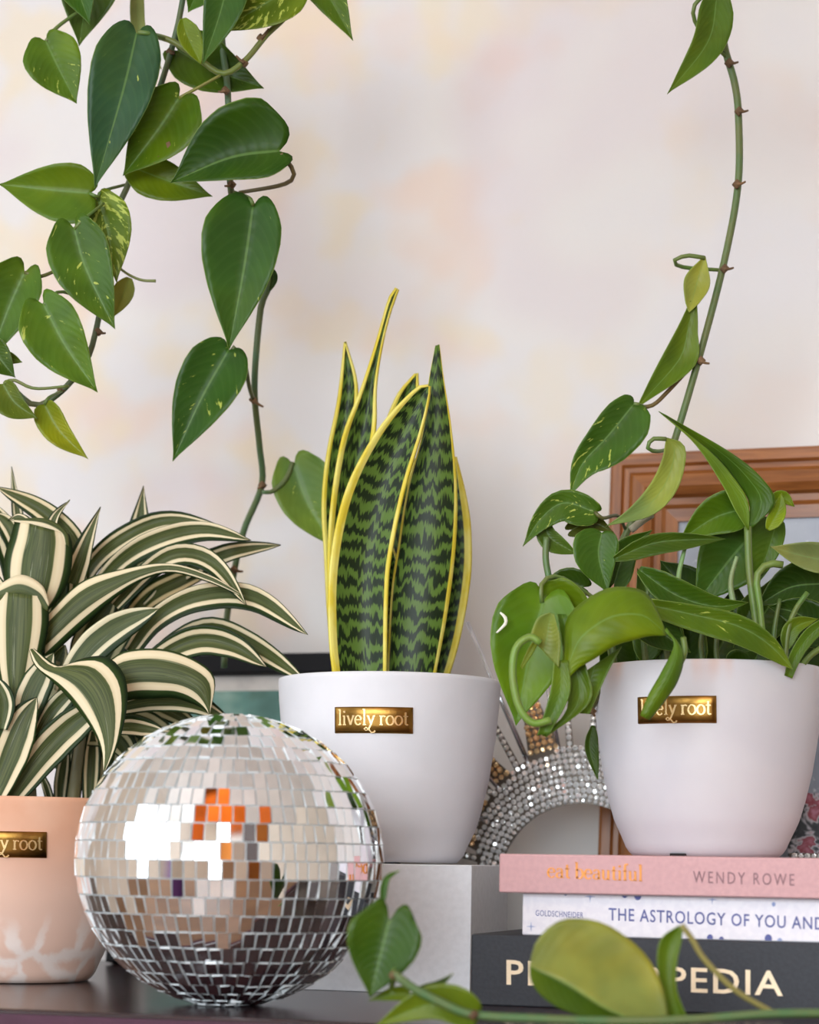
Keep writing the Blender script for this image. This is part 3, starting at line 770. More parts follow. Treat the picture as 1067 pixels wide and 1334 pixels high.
drac = pot_root(26, 1.60, 0, 'potted_dracaena', 'bushy cream-striped dracaena in peach terracotta planter beside the mirror ball')
planter(drac, 'planter_terracotta', -17 / 141, .745, 1.01)
poth = pot_root(919, 1.525, STACK, 'potted_pothos', 'leafy green pothos in white planter on the stack of books')
on = planter(poth, 'planter_white', -41 / 148, .745, 1.0)
c = Vector(poth.location); dc = Vector((CAMP.x - c.x, CAMP.y - c.y, 0)).normalized(); rt = Vector((-dc.y, dc.x, 0)); rb = prad(.02)
a_ = -.36; dd = dc * math.cos(a_) + rt * math.sin(a_); rr_ = rt * math.cos(a_) - dc * math.sin(a_)
mk('drain_slot', [c + dd * (rb + h) + rr_ * x + UP * z for h in (-.004, .0012) for x in (-.0055, .0055) for z in (.0004, .0024)], [(0, 1, 3, 2), (4, 6, 7, 5), (0, 4, 5, 1), (2, 3, 7, 6), (0, 2, 6, 4), (1, 5, 7, 3)], 'slot_dark', poth)

# ------------------------------------------------------------------ leaves
PROF = {
    'heart': [(0, .66), (.06, .84), (.14, .97), (.24, 1), (.4, .93), (.58, .72), (.76, .42), (.88, .19), (.95, .065), (1, 0)],
    'oval': [(0, .25), (.08, .55), (.2, .87), (.38, 1), (.55, .9), (.72, .64), (.86, .34), (.95, .12), (1, 0)],
    'strap': [(0, .55), (.2, .8), (.45, 1), (.65, .95), (.8, .72), (.9, .44), (.96, .2), (1, 0)],
    'spike': [(0, 1), (.3, .9), (.6, .55), (.85, .2), (1, 0)],
    'fold': [(0, .7), (.4, .95), (.8, 1.0), (1, .86)],
}
def prof(name, s):
    q = PROF[name]
    for (a, x), (b, y) in zip(q, q[1:]):
        if s <= b: return x + (y - x) * (s - a) / (b - a)
    return q[-1][1]
def finish(name, par, rows, uv, mat, col, thick):
    n, m = len(rows), len(rows[0]); vs = [v for r in rows for v in r]
    fs = [(i * m + j, i * m + j + 1, i * m + m + j + 1, i * m + m + j) for i in range(n - 1) for j in range(m - 1)]
    o = mk(name, vs, fs, mat, par, uvs=[u for r in uv for u in r], smooth=True, col=col)
    s = o.modifiers.new('solid', 'SOLIDIFY'); s.thickness = thick; s.offset = 0
    return o
def leaf(par, pts, wp, wm, d, col=(60, 105, 34), var=0.0, fold=.22, tilt=0.0, tip=0.0, lobe=.13, pr='heart', mat='pothos_leaf', pet=None, rows=18, cols=11, thick=.0005, rip=0.0, name='leaf', curl=0.0):
    """midrib through pixels (px, py[, depth]) at camera depth d; wp / wm: reach in pixels on the clockwise / other side"""
    q = spline([(p[0], p[1], (p[2] if len(p) > 2 else 0) * 1000) for p in pts], 40)
    L = sum((Vector(b[:2]) - Vector(a[:2])).length for a, b in zip(q, q[1:]))
    kd = d / FPX; R, U = [], []; ph = random.random() * 6
    for i in range(rows):
        s = (i / (rows - 1)) ** 1.15; row, ur = [], []
        for j in range(cols):
            t = -1 + 2 * j / (cols - 1); at = abs(t)
            back = lobe * math.sin(PI * min(1, at / 1.12) ** .85) * (1 - s) ** 4
            sp = s - back
            if sp >= 0:
                f = sp * 39; k0 = min(38, int(f)); p = q[k0].lerp(q[k0 + 1], f - k0); tg = q[min(39, k0 + 2)] - q[max(0, k0 - 1)]
            else:
                tg = q[2] - q[0]; p = q[0] + tg / 2 * (sp * 39)
            t2 = Vector((tg.x, tg.y)); t2.normalize()
            w = prof(pr, s) * (wp if t > 0 else wm); v = t * w
            z = p.z / 1000 + kd * (-fold * (1.5 if mat == 'pothos_leaf' else 1.0) * at ** 1.3 * w + tilt * v + curl * at * at * w + tip * L * sp * sp + (rip if mat != 'pothos_leaf' else .05 * w + .6) * math.sin(ph + s * 9 + (1.6 if t > 0 else 0)) * at * at)
            row.append(P(p.x - t2.y * v, p.y + t2.x * v, d + z)); ur.append((t * .5 + .5, s))
        R.append(row); U.append(ur)
    cl = lin((col[0], col[1] * .96, col[2] * (.5 if col[2] < 64 else .85)))[:3] + (var,) if mat == 'pothos_leaf' else tuple(c / 255 for c in col) + (1,)
    o = finish(name, par, R, U, mat, cl, thick)
    if pet:
        mk('petiole', *px_tube(pet[0], d, pet[1] if len(pet) > 1 else 2.6, 12, .8), 'vine_stem', o, smooth=True, col=lin(pet[2] if len(pet) > 2 else (92, 122, 56)))
    return o
def loft(par, A, B, d, col, var=0.0, bulge=.2, tilt=0.0, mat='pothos_leaf', rows=22, cols=11, thick=.0005, dd=0.0, name='leaf', u0=0.0, u1=1.0, pet=None):
    """leaf between two outlines in pixels"""
    a, b = spline([(p[0], p[1], 0) for p in A], rows), spline([(p[0], p[1], 0) for p in B], rows); kd = d / FPX; R, U = [], []
    for i in range(rows):
        w = (a[i] - b[i]).length / 2; row, ur = [], []; s = i / (rows - 1)
        for j in range(cols):
            t = -1 + 2 * j / (cols - 1); p = a[i].lerp(b[i], t * .5 + .5)
            row.append(P(p.x, p.y, d + dd * s + kd * w * (bulge * (1 - t * t) + tilt * t))); ur.append((u0 + (u1 - u0) * (t * .5 + .5), s))
        R.append(row); U.append(ur)
    cl = lin((col[0], col[1] * .96, col[2] * (.5 if col[2] < 64 else .85)))[:3] + (var,) if mat == 'pothos_leaf' else tuple(c / 255 for c in col) + (1,)
    o = finish(name, par, R, U, mat, cl, thick)
    if pet: mk('petiole', *px_tube(pet[0], d, pet[1], 12, .8), 'vine_stem', o, smooth=True, col=lin((92, 122, 56)))
    return o
def stem(par, pts, d, rpx, col=(74, 104, 66), n=40, name='vine', taper=1.0):
    return mk(name, *px_tube(pts, d, rpx, n, taper), 'vine_stem', par, smooth=True, col=lin(col))
def node(par, px, py, d, r=5, ang=0.0, ln=10):
    """brown leaf scar with a stub of aerial root"""
    e = (px + ln * math.cos(ang), py + ln * math.sin(ang))
    vs, fs = merge([px_tube([(px - 3, py - 3), (px, py), (px + 3, py + 3)], d, r, 5), px_tube([(px, py), ((px + e[0]) / 2, (py + e[1]) / 2 + 1), e], d - .003, 2.4, 6, .5)])
    return mk('node', vs, fs, 'node_brown', par, smooth=True)

# ---- snake plant
def sn(A, B, d, col=(255, 255, 255), bulge=.5, tilt=0.0, **k):
    return loft(snake, A, B, d, col, 0, bulge, tilt, 'snake_leaf', 40, 15, .0022, **k)
sn([(437, 900), (429, 824), (431, 732), (451, 639), (493, 560), (540, 508), (558, 502)], [(503, 900), (505, 778), (510, 722), (527, 639), (549, 564), (559, 520), (560, 503)], 1.545, bulge=.45, tilt=.15, u1=.94)
sn([(504, 900), (510, 778), (519, 713), (531, 639), (551, 564), (559, 499), (568, 451)], [(563, 900), (582, 801), (593, 713), (595, 639), (588, 560), (578, 495), (572, 449)], 1.565, bulge=-.25, tilt=-.1, u0=.075, u1=.95)
sn([(540, 900), (556, 800), (562, 713), (566, 640), (590, 595)], [(578, 900), (598, 834), (612, 755), (613, 694), (607, 648), (594, 595)], 1.60, bulge=.5, u0=.3)
sn([(440, 900), (430, 800), (428, 722), (433, 648), (447, 569), (470, 509), (490, 448), (506, 392), (516, 375)], [(492, 900), (480, 800), (474, 722), (478, 640), (489, 560), (490, 505), (497, 455), (507, 412), (519, 377)], 1.605, bulge=.6, tilt=.2)
sn([(436, 900), (427, 800), (423, 722), (420, 657), (426, 592), (440, 522), (449, 446)], [(470, 900), (462, 800), (458, 700), (458, 620), (463, 550), (465, 499), (450, 445)], 1.63, bulge=.5)
sn([(486, 900), (486, 720), (494, 590), (515, 520), (541, 487)], [(530, 900), (532, 720), (540, 590), (545, 525), (544, 486)], 1.625, bulge=.5)
sn([(500, 900), (498, 800), (502, 745), (510, 715)], [(530, 900), (526, 800), (522, 745), (512, 714)], 1.59, bulge=.4)

# ---- hanging pothos
hp = P(240, -150, 1.57)
hang = thing('hanging_pothos', hp, 'long pothos vines with heart-shaped leaves trailing down from above the frame edge', 'houseplant')
H = 1.56
BG, DG, MG, LG, YG = (50, 92, 64), (38, 76, 20), (62, 108, 36), (98, 136, 48), (128, 150, 52)
stem(hang, [(262, -150), (238, 0), (226, 55), (207, 118), (186, 170), (168, 238), (140, 300), (134, 380), (124, 435), (112, 470), (82, 508), (46, 528), (10, 500)], H + .02, 4.0, (66, 92, 62), 60)
stem(hang, [(300, -150), (288, 0), (290, 60), (296, 110), (299, 180), (300, 240), (312, 300, .02), (350, 360, .04), (340, 400, .05), (333, 470, .06), (332, 520, .07), (338, 580, .09), (341, 632, .11), (318, 690, .13), (305, 745, .14), (295, 810, .15), (292, 870, .15)], H + .02, 4.6, (76, 108, 74), 90)
stem(hang, [(192, 44), (225, 54), (258, 76), (290, 96), (318, 80), (345, 48), (385, -2), (400, -120)], H, 4.0, (104, 122, 52), 40)
for x, y, a, l, dz in ((318, 82, -2.4, 14, 0), (340, 50, -.9, 16, 0), (222, 68, .3, 6, .02), (330, 521, .6, 16, .075), (342, 632, 2.6, 8, .11), (302, 240, 2.9, 10, .015), (305, 742, .2, 12, .14), (128, 432, .2, 10, .02), (80, 508, 2.6, 12, .02), (294, 118, 3.0, 10, .01)):
    node(hang, x, y, H + dz, 4.5, a, l)
L_ = lambda *a, **k: leaf(hang, *a, **k)
L_([(60, 54), (78, 92), (100, 135)], 40, 36, H + .01, (88, 128, 46), .3, .25, pet=([(60, 54), (75, 35, .005), (110, 10, .01)],))
L_([(122, -70), (112, 0), (103, 60)], 44, 46, H + .03, (74, 104, 62), .25, .3)
L_([(84, -75), (96, -30), (117, 32)], 34, 34, H + .005, (60, 110, 36), .1, .25)
L_([(178, 44), (160, 120), (123, 246)], 50, 40, H - .02, BG, .12, .18, -.1, lobe=.07, pet=([(180, 42), (195, 44), (215, 50, .02)], 3.2))
L_([(180, -60), (180, 30), (192, 60), (211, 91)], 10, 9, H + .06, (160, 174, 112), 0, .3, pr='strap', lobe=0)
L_([(233, 128), (205, 170), (160, 229)], 40, 46, H - .005, (76, 112, 26), .2, .42, pet=([(233, 128), (262, 112), (287, 98)], 2.4, (128, 128, 56)))
L_([(364, 197), (300, 206), (222, 238)], 74, 33, H - .03, (44, 84, 14), .0, .3, .1, lobe=.11, pet=([(366, 200, -.0), (383, 225, .005), (370, 240, .02), (312, 251, .045)], 3.2, (100, 84, 48)))
L_([(178, 220), (220, 236), (277, 256)], 30, 26, H + .012, (90, 122, 30), .2, .2)
L_([(117, 252), (60, 247), (-2, 240)], 38, 42, H, (88, 126, 52), .1, .35, lobe=.08, pet=([(117, 252), (126, 256), (135, 258, .02)], 2.4))
L_([(128, 262), (140, 300), (152, 368)], 20, 34, H + .005, (98, 132, 34), .75, .3, pet=([(128, 262), (132, 250), (165, 240, .02)], 2.4))
L_([(97, 298), (112, 350), (150, 429)], 44, 38, H - .02, (72, 114, 50), .4, .3, .05, pet=([(97, 298), (110, 285), (135, 265, .02)], 2.4))
L_([(32, 355), (10, 405), (-14, 470)], 44, 32, H - .005, (82, 122, 60), .2, .35, pet=([(32, 355), (48, 360), (60, 358), (100, 340, .02)], 2.6, (90, 96, 44)))
L_([(57, 397), (85, 450), (127, 511)], 46, 34, H - .03, (84, 126, 54), .3, .3, pet=([(57, 397), (80, 380, .01), (130, 400, .04)], 2.4))
L_([(169, 362), (160, 385), (147, 413)], 16, 13, H + .03, (150, 168, 92), 0, .3, pr='oval', lobe=0, pet=([(203, 366), (185, 365), (168, 358), (150, 345)], 2.0, (140, 150, 90)))
L_([(-14, 448), (2, 470), (20, 492)], 24, 18, H - .01, (66, 98, 30), .3, .3)
L_([(-8, 462), (10, 465), (29, 472)], 10, 8, H, (100, 128, 36), .3, .3, pr='oval', lobe=0)
L_([(4, 500), (20, 525), (49, 545)], 26, 14, H - .015, (84, 112, 62), .2, .3, pr='heart', lobe=.04, pet=([(5, 500), (18, 495), (45, 506), (90, 503)], 2.4, (100, 120, 52)))
L_([(58, 527), (78, 562), (115, 598)], 22, 16, H, (122, 146, 46), 0, .3, pr='heart', lobe=.03, pet=([(58, 527), (64, 518), (82, 509, .02)], 2.4))
L_([(232, 66), (280, 92), (344, 115)], 34, 40, H + .025, (64, 100, 28), .25, .25)
L_([(302, -45), (286, 20), (264, 84)], 27, 30, H - .02, (56, 98, 60), .0, .25, lobe=.05)
L_([(238, 24), (244, 46), (262, 84)], 13, 18, H - .008, (116, 146, 46), .2, .3, pr='oval', lobe=0)
L_([(388, -22), (340, 8), (282, 42)], 22, 34, H - .006, (98, 128, 36), .6, .4, lobe=.05)
L_([(272, -55), (262, -20), (245, 16)], 30, 36, H + .01, (62, 108, 44), .0, .25)
L_([(392, -60), (425, -10), (460, 53)], 26, 28, H + .005, (90, 126, 40), .5, .3)
L_([(330, 268), (318, 350), (298, 456)], 62, 42, H - .01, (56, 100, 58), .12, .25, .0, lobe=.08, pet=([(330, 268), (325, 258), (305, 250, .03)], 2.6))
L_([(352, 348), (357, 362), (351, 381)], 5, 5, H + .03, (40, 70, 24), 0, .2, pr='oval', lobe=0)
L_([(298, 456), (262, 520), (225, 601)], 44, 40, H + .03, (54, 98, 46), .35, .3, .1, lobe=.06, pet=([(302, 452), (317, 468, .005), (325, 505, .03), (330, 521, .045)], 3.4, (92, 108, 74)))
L_([(383, 606), (400, 655), (438, 716)], 36, 44, H + .125, (104, 146, 84), .3, .3, pet=([(381, 603), (372, 624, -.005), (355, 640, -.01), (342, 641, -.015)], 3.4, (84, 112, 74)))
L_([(290, -60), (330, -20), (372, 24)], 20, 18, H + .02, (70, 112, 36), .3, .3)

for s_ in ([(216, 186), (221, 184), (223, 192), (219, 197)], [(205, 204), (214, 200), (222, 200), (214, 207)]):
    vs = [P(x, y, H - .0125) for x, y in s_] + [P(x, y, H - .0105) for x, y in s_]
    mk('brown_spot', vs, [(0, 1, 2, 3), (7, 6, 5, 4), (0, 4, 5, 1), (1, 5, 6, 2), (2, 6, 7, 3), (3, 7, 4, 0)], 'node_brown', hang)

# ---- dracaena
def D_(pts, w, d, col=(255, 255, 255), w2=None, fold=.35, tilt=0.0, pr='strap', **k):
    return leaf(drac, pts, w, w2 or w, d, col, 0, fold, tilt, 0, 0, pr, 'dracaena_leaf', None, 26, 13, .0007, rip=1.2, **k)
Q = 1.58
def T_(A, B, d, col=(255, 255, 255), bulge=-.25, tilt=0.0, **k):
    return loft(drac, A, B, d, col, 0, bulge, tilt, 'dracaena_leaf', 26, k.pop('cols', 13), .0007, **k)
for i, (pts, r) in enumerate((([(40, 1090), (36, 1010), (48, 930), (70, 860)], 13), ([(90, 1085), (100, 1000), (110, 930)], 9), ([(0, 1090), (4, 1000), (20, 900)], 10))):
    stem(drac, pts, Q + .01 + .015 * i, r, (120, 118, 88), 24, 'cane', .7)
D_([(88, 800, .02), (120, 735, .01), (165, 697), (220, 677), (292, 687, -.02)], 14, Q + .04)
D_([(110, 790, .02), (155, 735, .01), (205, 705), (265, 692), (327, 704, -.02)], 16, Q + .025)
D_([(190, 790, .03), (240, 745, .02), (290, 722), (325, 714), (366, 710)], 13, Q + .05, fold=.25)
D_([(150, 790), (195, 742), (235, 722), (278, 735), (321, 788, -.02)], 15, Q + .005)
T_([(62, 800), (106, 758), (157, 742), (220, 734), (275, 750), (318, 776)], [(58, 862), (102, 822), (150, 779), (185, 756), (222, 746), (270, 758), (318, 778)], Q - .01)
D_([(150, 830, .04), (190, 780, .03), (235, 755, .02), (290, 735, .02)], 16, Q + .05, (255, 236, 190))
D_([(170, 850), (205, 806), (260, 779), (330, 780), (401, 827, -.03)], 18, Q + .005, fold=.3)
D_([(185, 880), (225, 840), (275, 820), (335, 845), (401, 890, -.03)], 17, Q + .02)
D_([(180, 885), (215, 852), (260, 834), (305, 842), (347, 869)], 20, Q + .0)
D_([(82, 905), (110, 858), (150, 822), (207, 793)], 20, Q - .02, (238, 250, 255), w2=24, fold=.1)
T_([(120, 885), (150, 855), (177, 846), (220, 847), (260, 863), (280, 886), (273, 930)], [(120, 930), (165, 913), (200, 910), (225, 909), (252, 917), (266, 924), (272, 931)], Q - .035)
D_([(140, 925), (200, 912), (250, 915), (300, 938)], 16, Q - .01)
T_([(38, 846), (46, 868), (73, 892), (97, 919), (121, 952), (132, 977), (135, 1004)], [(44, 845), (78, 868), (108, 858), (140, 856), (162, 880), (166, 915), (158, 957), (147, 986), (137, 1004)], Q - .055, dd=-.03)
D_([(130, 950), (165, 945), (190, 948), (216, 953)], 13, Q - .03)
D_([(12, 1044), (55, 985), (95, 945), (150, 905)], 24, Q - .035, fold=.3)
D_([(-12, 1045), (8, 990), (28, 940), (48, 908)], 27, Q - .045, fold=.2)
T_([(12, 930), (-4, 870), (-10, 810), (-6, 770)], [(30, 915), (52, 860), (63, 815), (62, 778)], Q - .025, bulge=-.3)
T_([(64, 786), (54, 762), (25, 749), (-10, 768)], [(62, 796), (42, 784), (20, 780), (-10, 786)], Q - .027, cols=7, u0=.84, u1=.5)
T_([(18, 815), (6, 762), (6, 727), (14, 699), (20, 677)], [(58, 800), (80, 775), (92, 745), (94, 712), (90, 696)], Q - .005, bulge=-.3)
T_([(90, 712), (86, 692), (60, 676), (18, 676)], [(80, 706), (74, 696), (54, 690), (18, 680)], Q - .007, cols=7, u0=.55, u1=.95)
D_([(36, 682), (24, 674), (10, 678)], 8, Q - .006, pr='spike', fold=.2)
D_([(95, 800), (100, 720), (60, 670), (-5, 634)], 17, Q + .03, (255, 250, 235))
D_([(26, 690), (20, 650), (15, 608)], 8, Q + .06, pr='spike')
D_([(62, 700), (72, 672), (91, 651)], 9, Q + .02, pr='spike')
D_([(92, 760), (112, 705), (131, 660)], 17, Q + .02, pr='spike')
D_([(176, 740), (181, 690), (187, 633)], 22, Q + .07, pr='spike')
D_([(20, 770), (15, 720), (-10, 655)], 20, Q + .045)
D_([(22, 720), (12, 690), (-6, 668)], 14, Q + .03)
D_([(10, 860), (4, 800), (-12, 740)], 18, Q + .01)
D_([(26, 960), (42, 905), (70, 850)], 22, Q - .03, (244, 250, 255), fold=.1)
D_([(42, 975), (72, 925), (112, 885)], 15, Q - .025, (240, 250, 255))
D_([(2, 950), (6, 915), (-8, 880)], 14, Q - .05, (236, 248, 255))
for pts, w, dz in (([(120, 920), (140, 850), (180, 800)], 22, .05), ([(100, 900), (120, 830), (150, 780)], 24, .06), ([(150, 930), (180, 880), (240, 850)], 22, .05), ([(90, 930), (140, 905), (200, 915), (262, 950)], 20, .04), ([(60, 850), (80, 780), (105, 715)], 20, .05), ([(150, 800), (170, 740), (205, 690)], 20, .07), ([(150, 930), (190, 945), (235, 975)], 20, .03), ([(100, 960), (150, 960), (180, 1000)], 18, .03)):
    D_(pts, w, Q + dz, (150, 165, 140), fold=.3)
for pts, w, dz in (([(40, 930), (60, 880), (85, 840)], 26, .045), ([(70, 1000), (95, 960), (120, 930)], 24, .045), ([(10, 930), (15, 880), (10, 830)], 26, .04)): D_(pts, w, Q + dz, (150, 165, 140), fold=.3)
for pts, w, dz, c_ in (([(78, 1062), (80, 1020), (88, 970)], 10, .03, (225, 245, 250)), ([(70, 1062), (62, 1030), (52, 1004)], 6, .035, (225, 245, 250)), ([(96, 1062), (100, 1010), (104, 950)], 9, .035, (170, 195, 175)), ([(116, 1062), (118, 1010), (122, 940)], 12, .03, (245, 240, 215)), ([(138, 1060), (140, 1000), (150, 930)], 14, .04, (150, 165, 140)), ([(160, 1060), (165, 1000), (175, 940)], 18, .05, (120, 140, 110)), ([(48, 1060), (40, 1046), (30, 1038)], 5, .02, (120, 140, 110))):
    D_(pts, w, Q + dz, c_, pr='strap')

# ---- pothos in the white planter
R0 = 1.50
G1, G2, G3, G4 = (66, 108, 30), (48, 86, 22), (96, 138, 44), (122, 156, 90)
stem(poth, [(905, -140), (918, -30), (938, 30), (945, 66), (957, 108), (962, 150), (962, 235), (947, 325), (918, 440), (880, 570), (858, 625), (818, 690), (790, 770), (800, 880)], R0 + .06, 4.8, (84, 110, 62), 90)
for x, y, a in ((950, 82, -.1), (963, 145, -.1), (960, 240, -.3), (944, 350, -.1), (913, 470, .3)): node(poth, x, y, R0 + .055, 5.2, a, 12)
Lp = lambda *a, **k: leaf(poth, *a, **k)
Tp = lambda *a, **k: loft(poth, *a, **k)
Lp([(934, -4), (922, 55), (869, 123)], 22, 25, R0 + .04, (84, 118, 46), .1, .3, lobe=.05, pet=([(934, -2), (918, -6), (903, 12), (912, 40, .01), (950, 78, .02)], 3.0))
Tp([(899, 392), (884, 424), (852, 484), (829, 532)], [(908, 392), (909, 430), (904, 478), (832, 530)], R0 + .052, (88, 122, 40), .1, .4)
Tp([(918, 333), (893, 360), (892, 388), (897, 406)], [(919, 334), (925, 370), (913, 392), (898, 407)], R0 + .05, (146, 168, 96), .1, .5, name='leaf_underside', pet=([(918, 336), (895, 333), (878, 340), (890, 348, .01), (940, 352, .015)], 3.0))
stem(poth, [(831, 530), (850, 528), (870, 510), (905, 472)], R0 + .06, 2.8, (112, 88, 46), 16, 'petiole')
Lp([(826, 526), (790, 570), (758, 605), (742, 648)], 26, 40, R0 + .045, (66, 108, 46), .4, .3, lobe=.04, pet=([(826, 526), (832, 527), (840, 530, .01)], 2.6))
Lp([(775, 667), (735, 655), (705, 675), (681, 712)], 18, 26, R0 + .02, (72, 110, 42), .5, .25, lobe=.06, pet=([(775, 667), (785, 675), (805, 672, .02), (815, 690, .04)], 2.6, (70, 76, 36)))
Tp([(868, 570), (862, 600), (846, 632), (818, 664), (789, 686)], [(868, 570), (890, 578), (893, 602), (880, 642), (848, 672), (790, 685)], R0 + .02, (130, 160, 96), .1, .3, pet=([(868, 572), (850, 572), (844, 584), (858, 588, .01), (880, 582, .04)], 3.0))
# tall folded leaf and its lobe
Tp([(858, 536), (905, 578), (940, 630), (958, 665), (974, 690)], [(858, 536), (925, 588), (958, 625), (975, 655), (976, 690)], R0 - .005, (104, 142, 56), 0, .25, tilt=.3)
Tp([(858, 536), (925, 588), (958, 625), (976, 655), (976, 690)], [(870, 542), (950, 588), (992, 622), (1010, 655), (980, 688)], R0 - .0, (70, 108, 40), 0, -.2, tilt=-.5, dd=.004)
stem(poth, [(974, 686), (976, 740), (982, 790), (990, 850)], R0 - .002, 5.0, (92, 124, 52), 20, 'petiole')
Lp([(1004, 660), (1018, 648), (1035, 660)], 8, 10, R0 + .01, (126, 160, 46), .1, .3, pr='oval', lobe=0)
Lp([(1000, 690), (1014, 665), (1018, 642)], 12, 10, R0 + .005, (112, 150, 44), .1, .3, pr='oval', lobe=0)
Lp([(972, 662), (930, 675), (884, 705)], 30, 26, R0 + .02, (70, 112, 36), 0, .35, lobe=.04)
Lp([(985, 690), (950, 730), (905, 788)], 50, 46, R0 + .035, (66, 110, 46), 0, .2, lobe=.06)
Lp([(1012, 680), (1000, 720), (980, 770)], 30, 16, R0 + .03, (74, 116, 52), 0, .2, lobe=.04)
Lp([(800, 728), (850, 708), (900, 703), (946, 702)], 16, 12, R0 - .005, (60, 92, 28), 0, .3, pr='oval', lobe=0)
Lp([(784, 694), (780, 725), (792, 773)], 34, 26, R0 - .0, (68, 110, 40), .2, .25, lobe=.05)
Lp([(800, 760), (815, 720), (850, 690)], 20, 22, R0 + .03, (58, 92, 26), 0, .3)
Lp([(712, 678), (716, 700), (752, 722)], 16, 12, R0 + .025, (84, 116, 60), 0, .3, pr='oval', lobe=0)
stem(poth, [(712, 700), (711, 728), (716, 758)], R0 + .02, 4.4, (78, 116, 66), 12, 'petiole')
Lp([(745, 690), (770, 680), (800, 694)], 14, 14, R0 + .03, (70, 84, 48), 0, .3)
stem(poth, [(822, 690), (840, 676, -.005), (850, 670, -.005)], R0 + .05, 5, (200, 196, 176), 10, 'petiole')
# big leaf on the left
Lp([(708, 782), (690, 850), (672, 946)], 58, 56, R0 - .03, (92, 138, 42), .15, .2, lobe=.12, pet=([(706, 785), (706, 760), (730, 752, .01), (790, 790, .03)], 3.2))
Tp([(652, 797), (660, 803), (661, 812), (656, 818), (648, 825)], [(651, 799), (656, 805), (657, 811), (653, 816), (646, 824)], R0 - .044, (228, 226, 214), 0, 0.0, mat='sheath_white', cols=3, rows=8, name='torn_slit')
Lp([(760, 765), (735, 760), (700, 790)], 20, 18, R0 + .005, (50, 80, 20), 0, .3)
Lp([(708, 778), (740, 800), (760, 850)], 30, 36, R0 - .02, (84, 122, 30), 0, .3)
# near leaves curling over the rim
Tp([(735, 888), (735, 838), (742, 800), (790, 767), (838, 770), (858, 800), (868, 826)], [(736, 890), (752, 872), (775, 858), (800, 842), (825, 834), (845, 829), (868, 828)], R0 - .105, (106, 140, 30), 0, -.3, tilt=-.3)
Tp([(740, 890), (750, 925), (765, 930)], [(810, 842), (790, 880), (768, 930)], R0 - .09, (96, 130, 50), 0, .2)
Tp([(866, 822), (878, 840), (862, 875), (845, 905), (834, 932)], [(868, 818), (890, 850), (884, 885), (865, 915), (846, 938)], R0 - .11, (92, 132, 46), .1, -.6, tilt=.2)
stem(poth, [(890, 830), (892, 850), (884, 868), (876, 880), (868, 892)], R0 - .10, 4.0, (92, 124, 46), 14, 'petiole')
stem(poth, [(704, 838), (690, 830), (672, 845), (668, 880), (676, 920), (694, 942), (718, 938)], R0 - .115, 5.0, (112, 150, 56), 30, 'petiole')
Tp([(690, 830), (700, 806), (716, 798)], [(728, 870), (730, 835), (722, 800)], R0 - .11, (122, 150, 78), .2, .3)
Tp([(700, 828), (688, 845), (678, 868)], [(704, 832), (694, 852), (680, 872)], R0 - .10, (120, 150, 60), 0, .2, cols=5)
Tp([(726, 800), (736, 870), (738, 925), (706, 958)], [(738, 800), (764, 870), (768, 915), (712, 960)], R0 - .10, (78, 116, 44), 0, .4)
Tp([(722, 860), (716, 905), (700, 958)], [(740, 860), (742, 905), (716, 956)], R0 - .108, (88, 128, 56), 0, .3)
# rim leaves on the right
Lp([(846, 788), (900, 800), (960, 815), (1000, 838), (1033, 872)], 24, 15, R0 - .06, (88, 122, 32), .3, .3, pr='strap', lobe=0)
Lp([(832, 742), (880, 775), (930, 790), (975, 785)], 18, 22, R0 - .02, (60, 96, 28), .1, .35, pr='oval', lobe=0)
Lp([(835, 800), (870, 830), (900, 850)], 26, 30, R0 - .05, (46, 80, 20), 0, .3, lobe=.04)
Lp([(1085, 732), (1045, 724), (1003, 712)], 22, 18, R0 - .01, (128, 146, 96), 0, .3, lobe=.02, pet=([(1020, 736), (1000, 735), (986, 752), (990, 790), (996, 850)], 5.0, (100, 136, 54)))
Lp([(1080, 760), (1030, 765), (985, 790)], 34, 30, R0 + .02, (46, 76, 24), 0, .3)
Lp([(1075, 830), (1040, 800), (1000, 790)], 30, 26, R0 + .01, (40, 70, 22), 0, .3)
Tp([(1080, 800), (1050, 820), (1030, 850), (1022, 880)], [(1085, 812), (1060, 836), (1044, 858), (1032, 884)], R0 - .045, (92, 130, 42), 0, .3)
Lp([(1024, 846), (1035, 818), (1066, 806)], 10, 13, R0 - .02, (92, 124, 50), 0, .3, pr='oval', lobe=0)
stem(poth, [(1052, 772), (1036, 795), (1026, 825), (1022, 880)], R0 - .02, 3.6, (80, 118, 44), 16, 'petiole')
stem(poth, [(1080, 838), (1055, 855), (1036, 880)], R0 - .03, 4, (88, 128, 44), 12, 'petiole')
for x, y0, y1, c_ in ((886, 715, 790, (120, 160, 96)), (954, 725, 790, (132, 160, 110)), (840, 760, 870, (70, 100, 44)), (915, 800, 875, (64, 92, 36)), (800, 770, 880, (70, 96, 40)), (1010, 780, 880, (66, 100, 40)), (935, 800, 880, (60, 90, 36)), (870, 790, 880, (58, 84, 34))):
    stem(poth, [(x + 6, y0), (x - 2, (y0 + y1) / 2), (x + 2, y1)], R0 + .0, 2.6, c_, 14, 'petiole', 1.7)
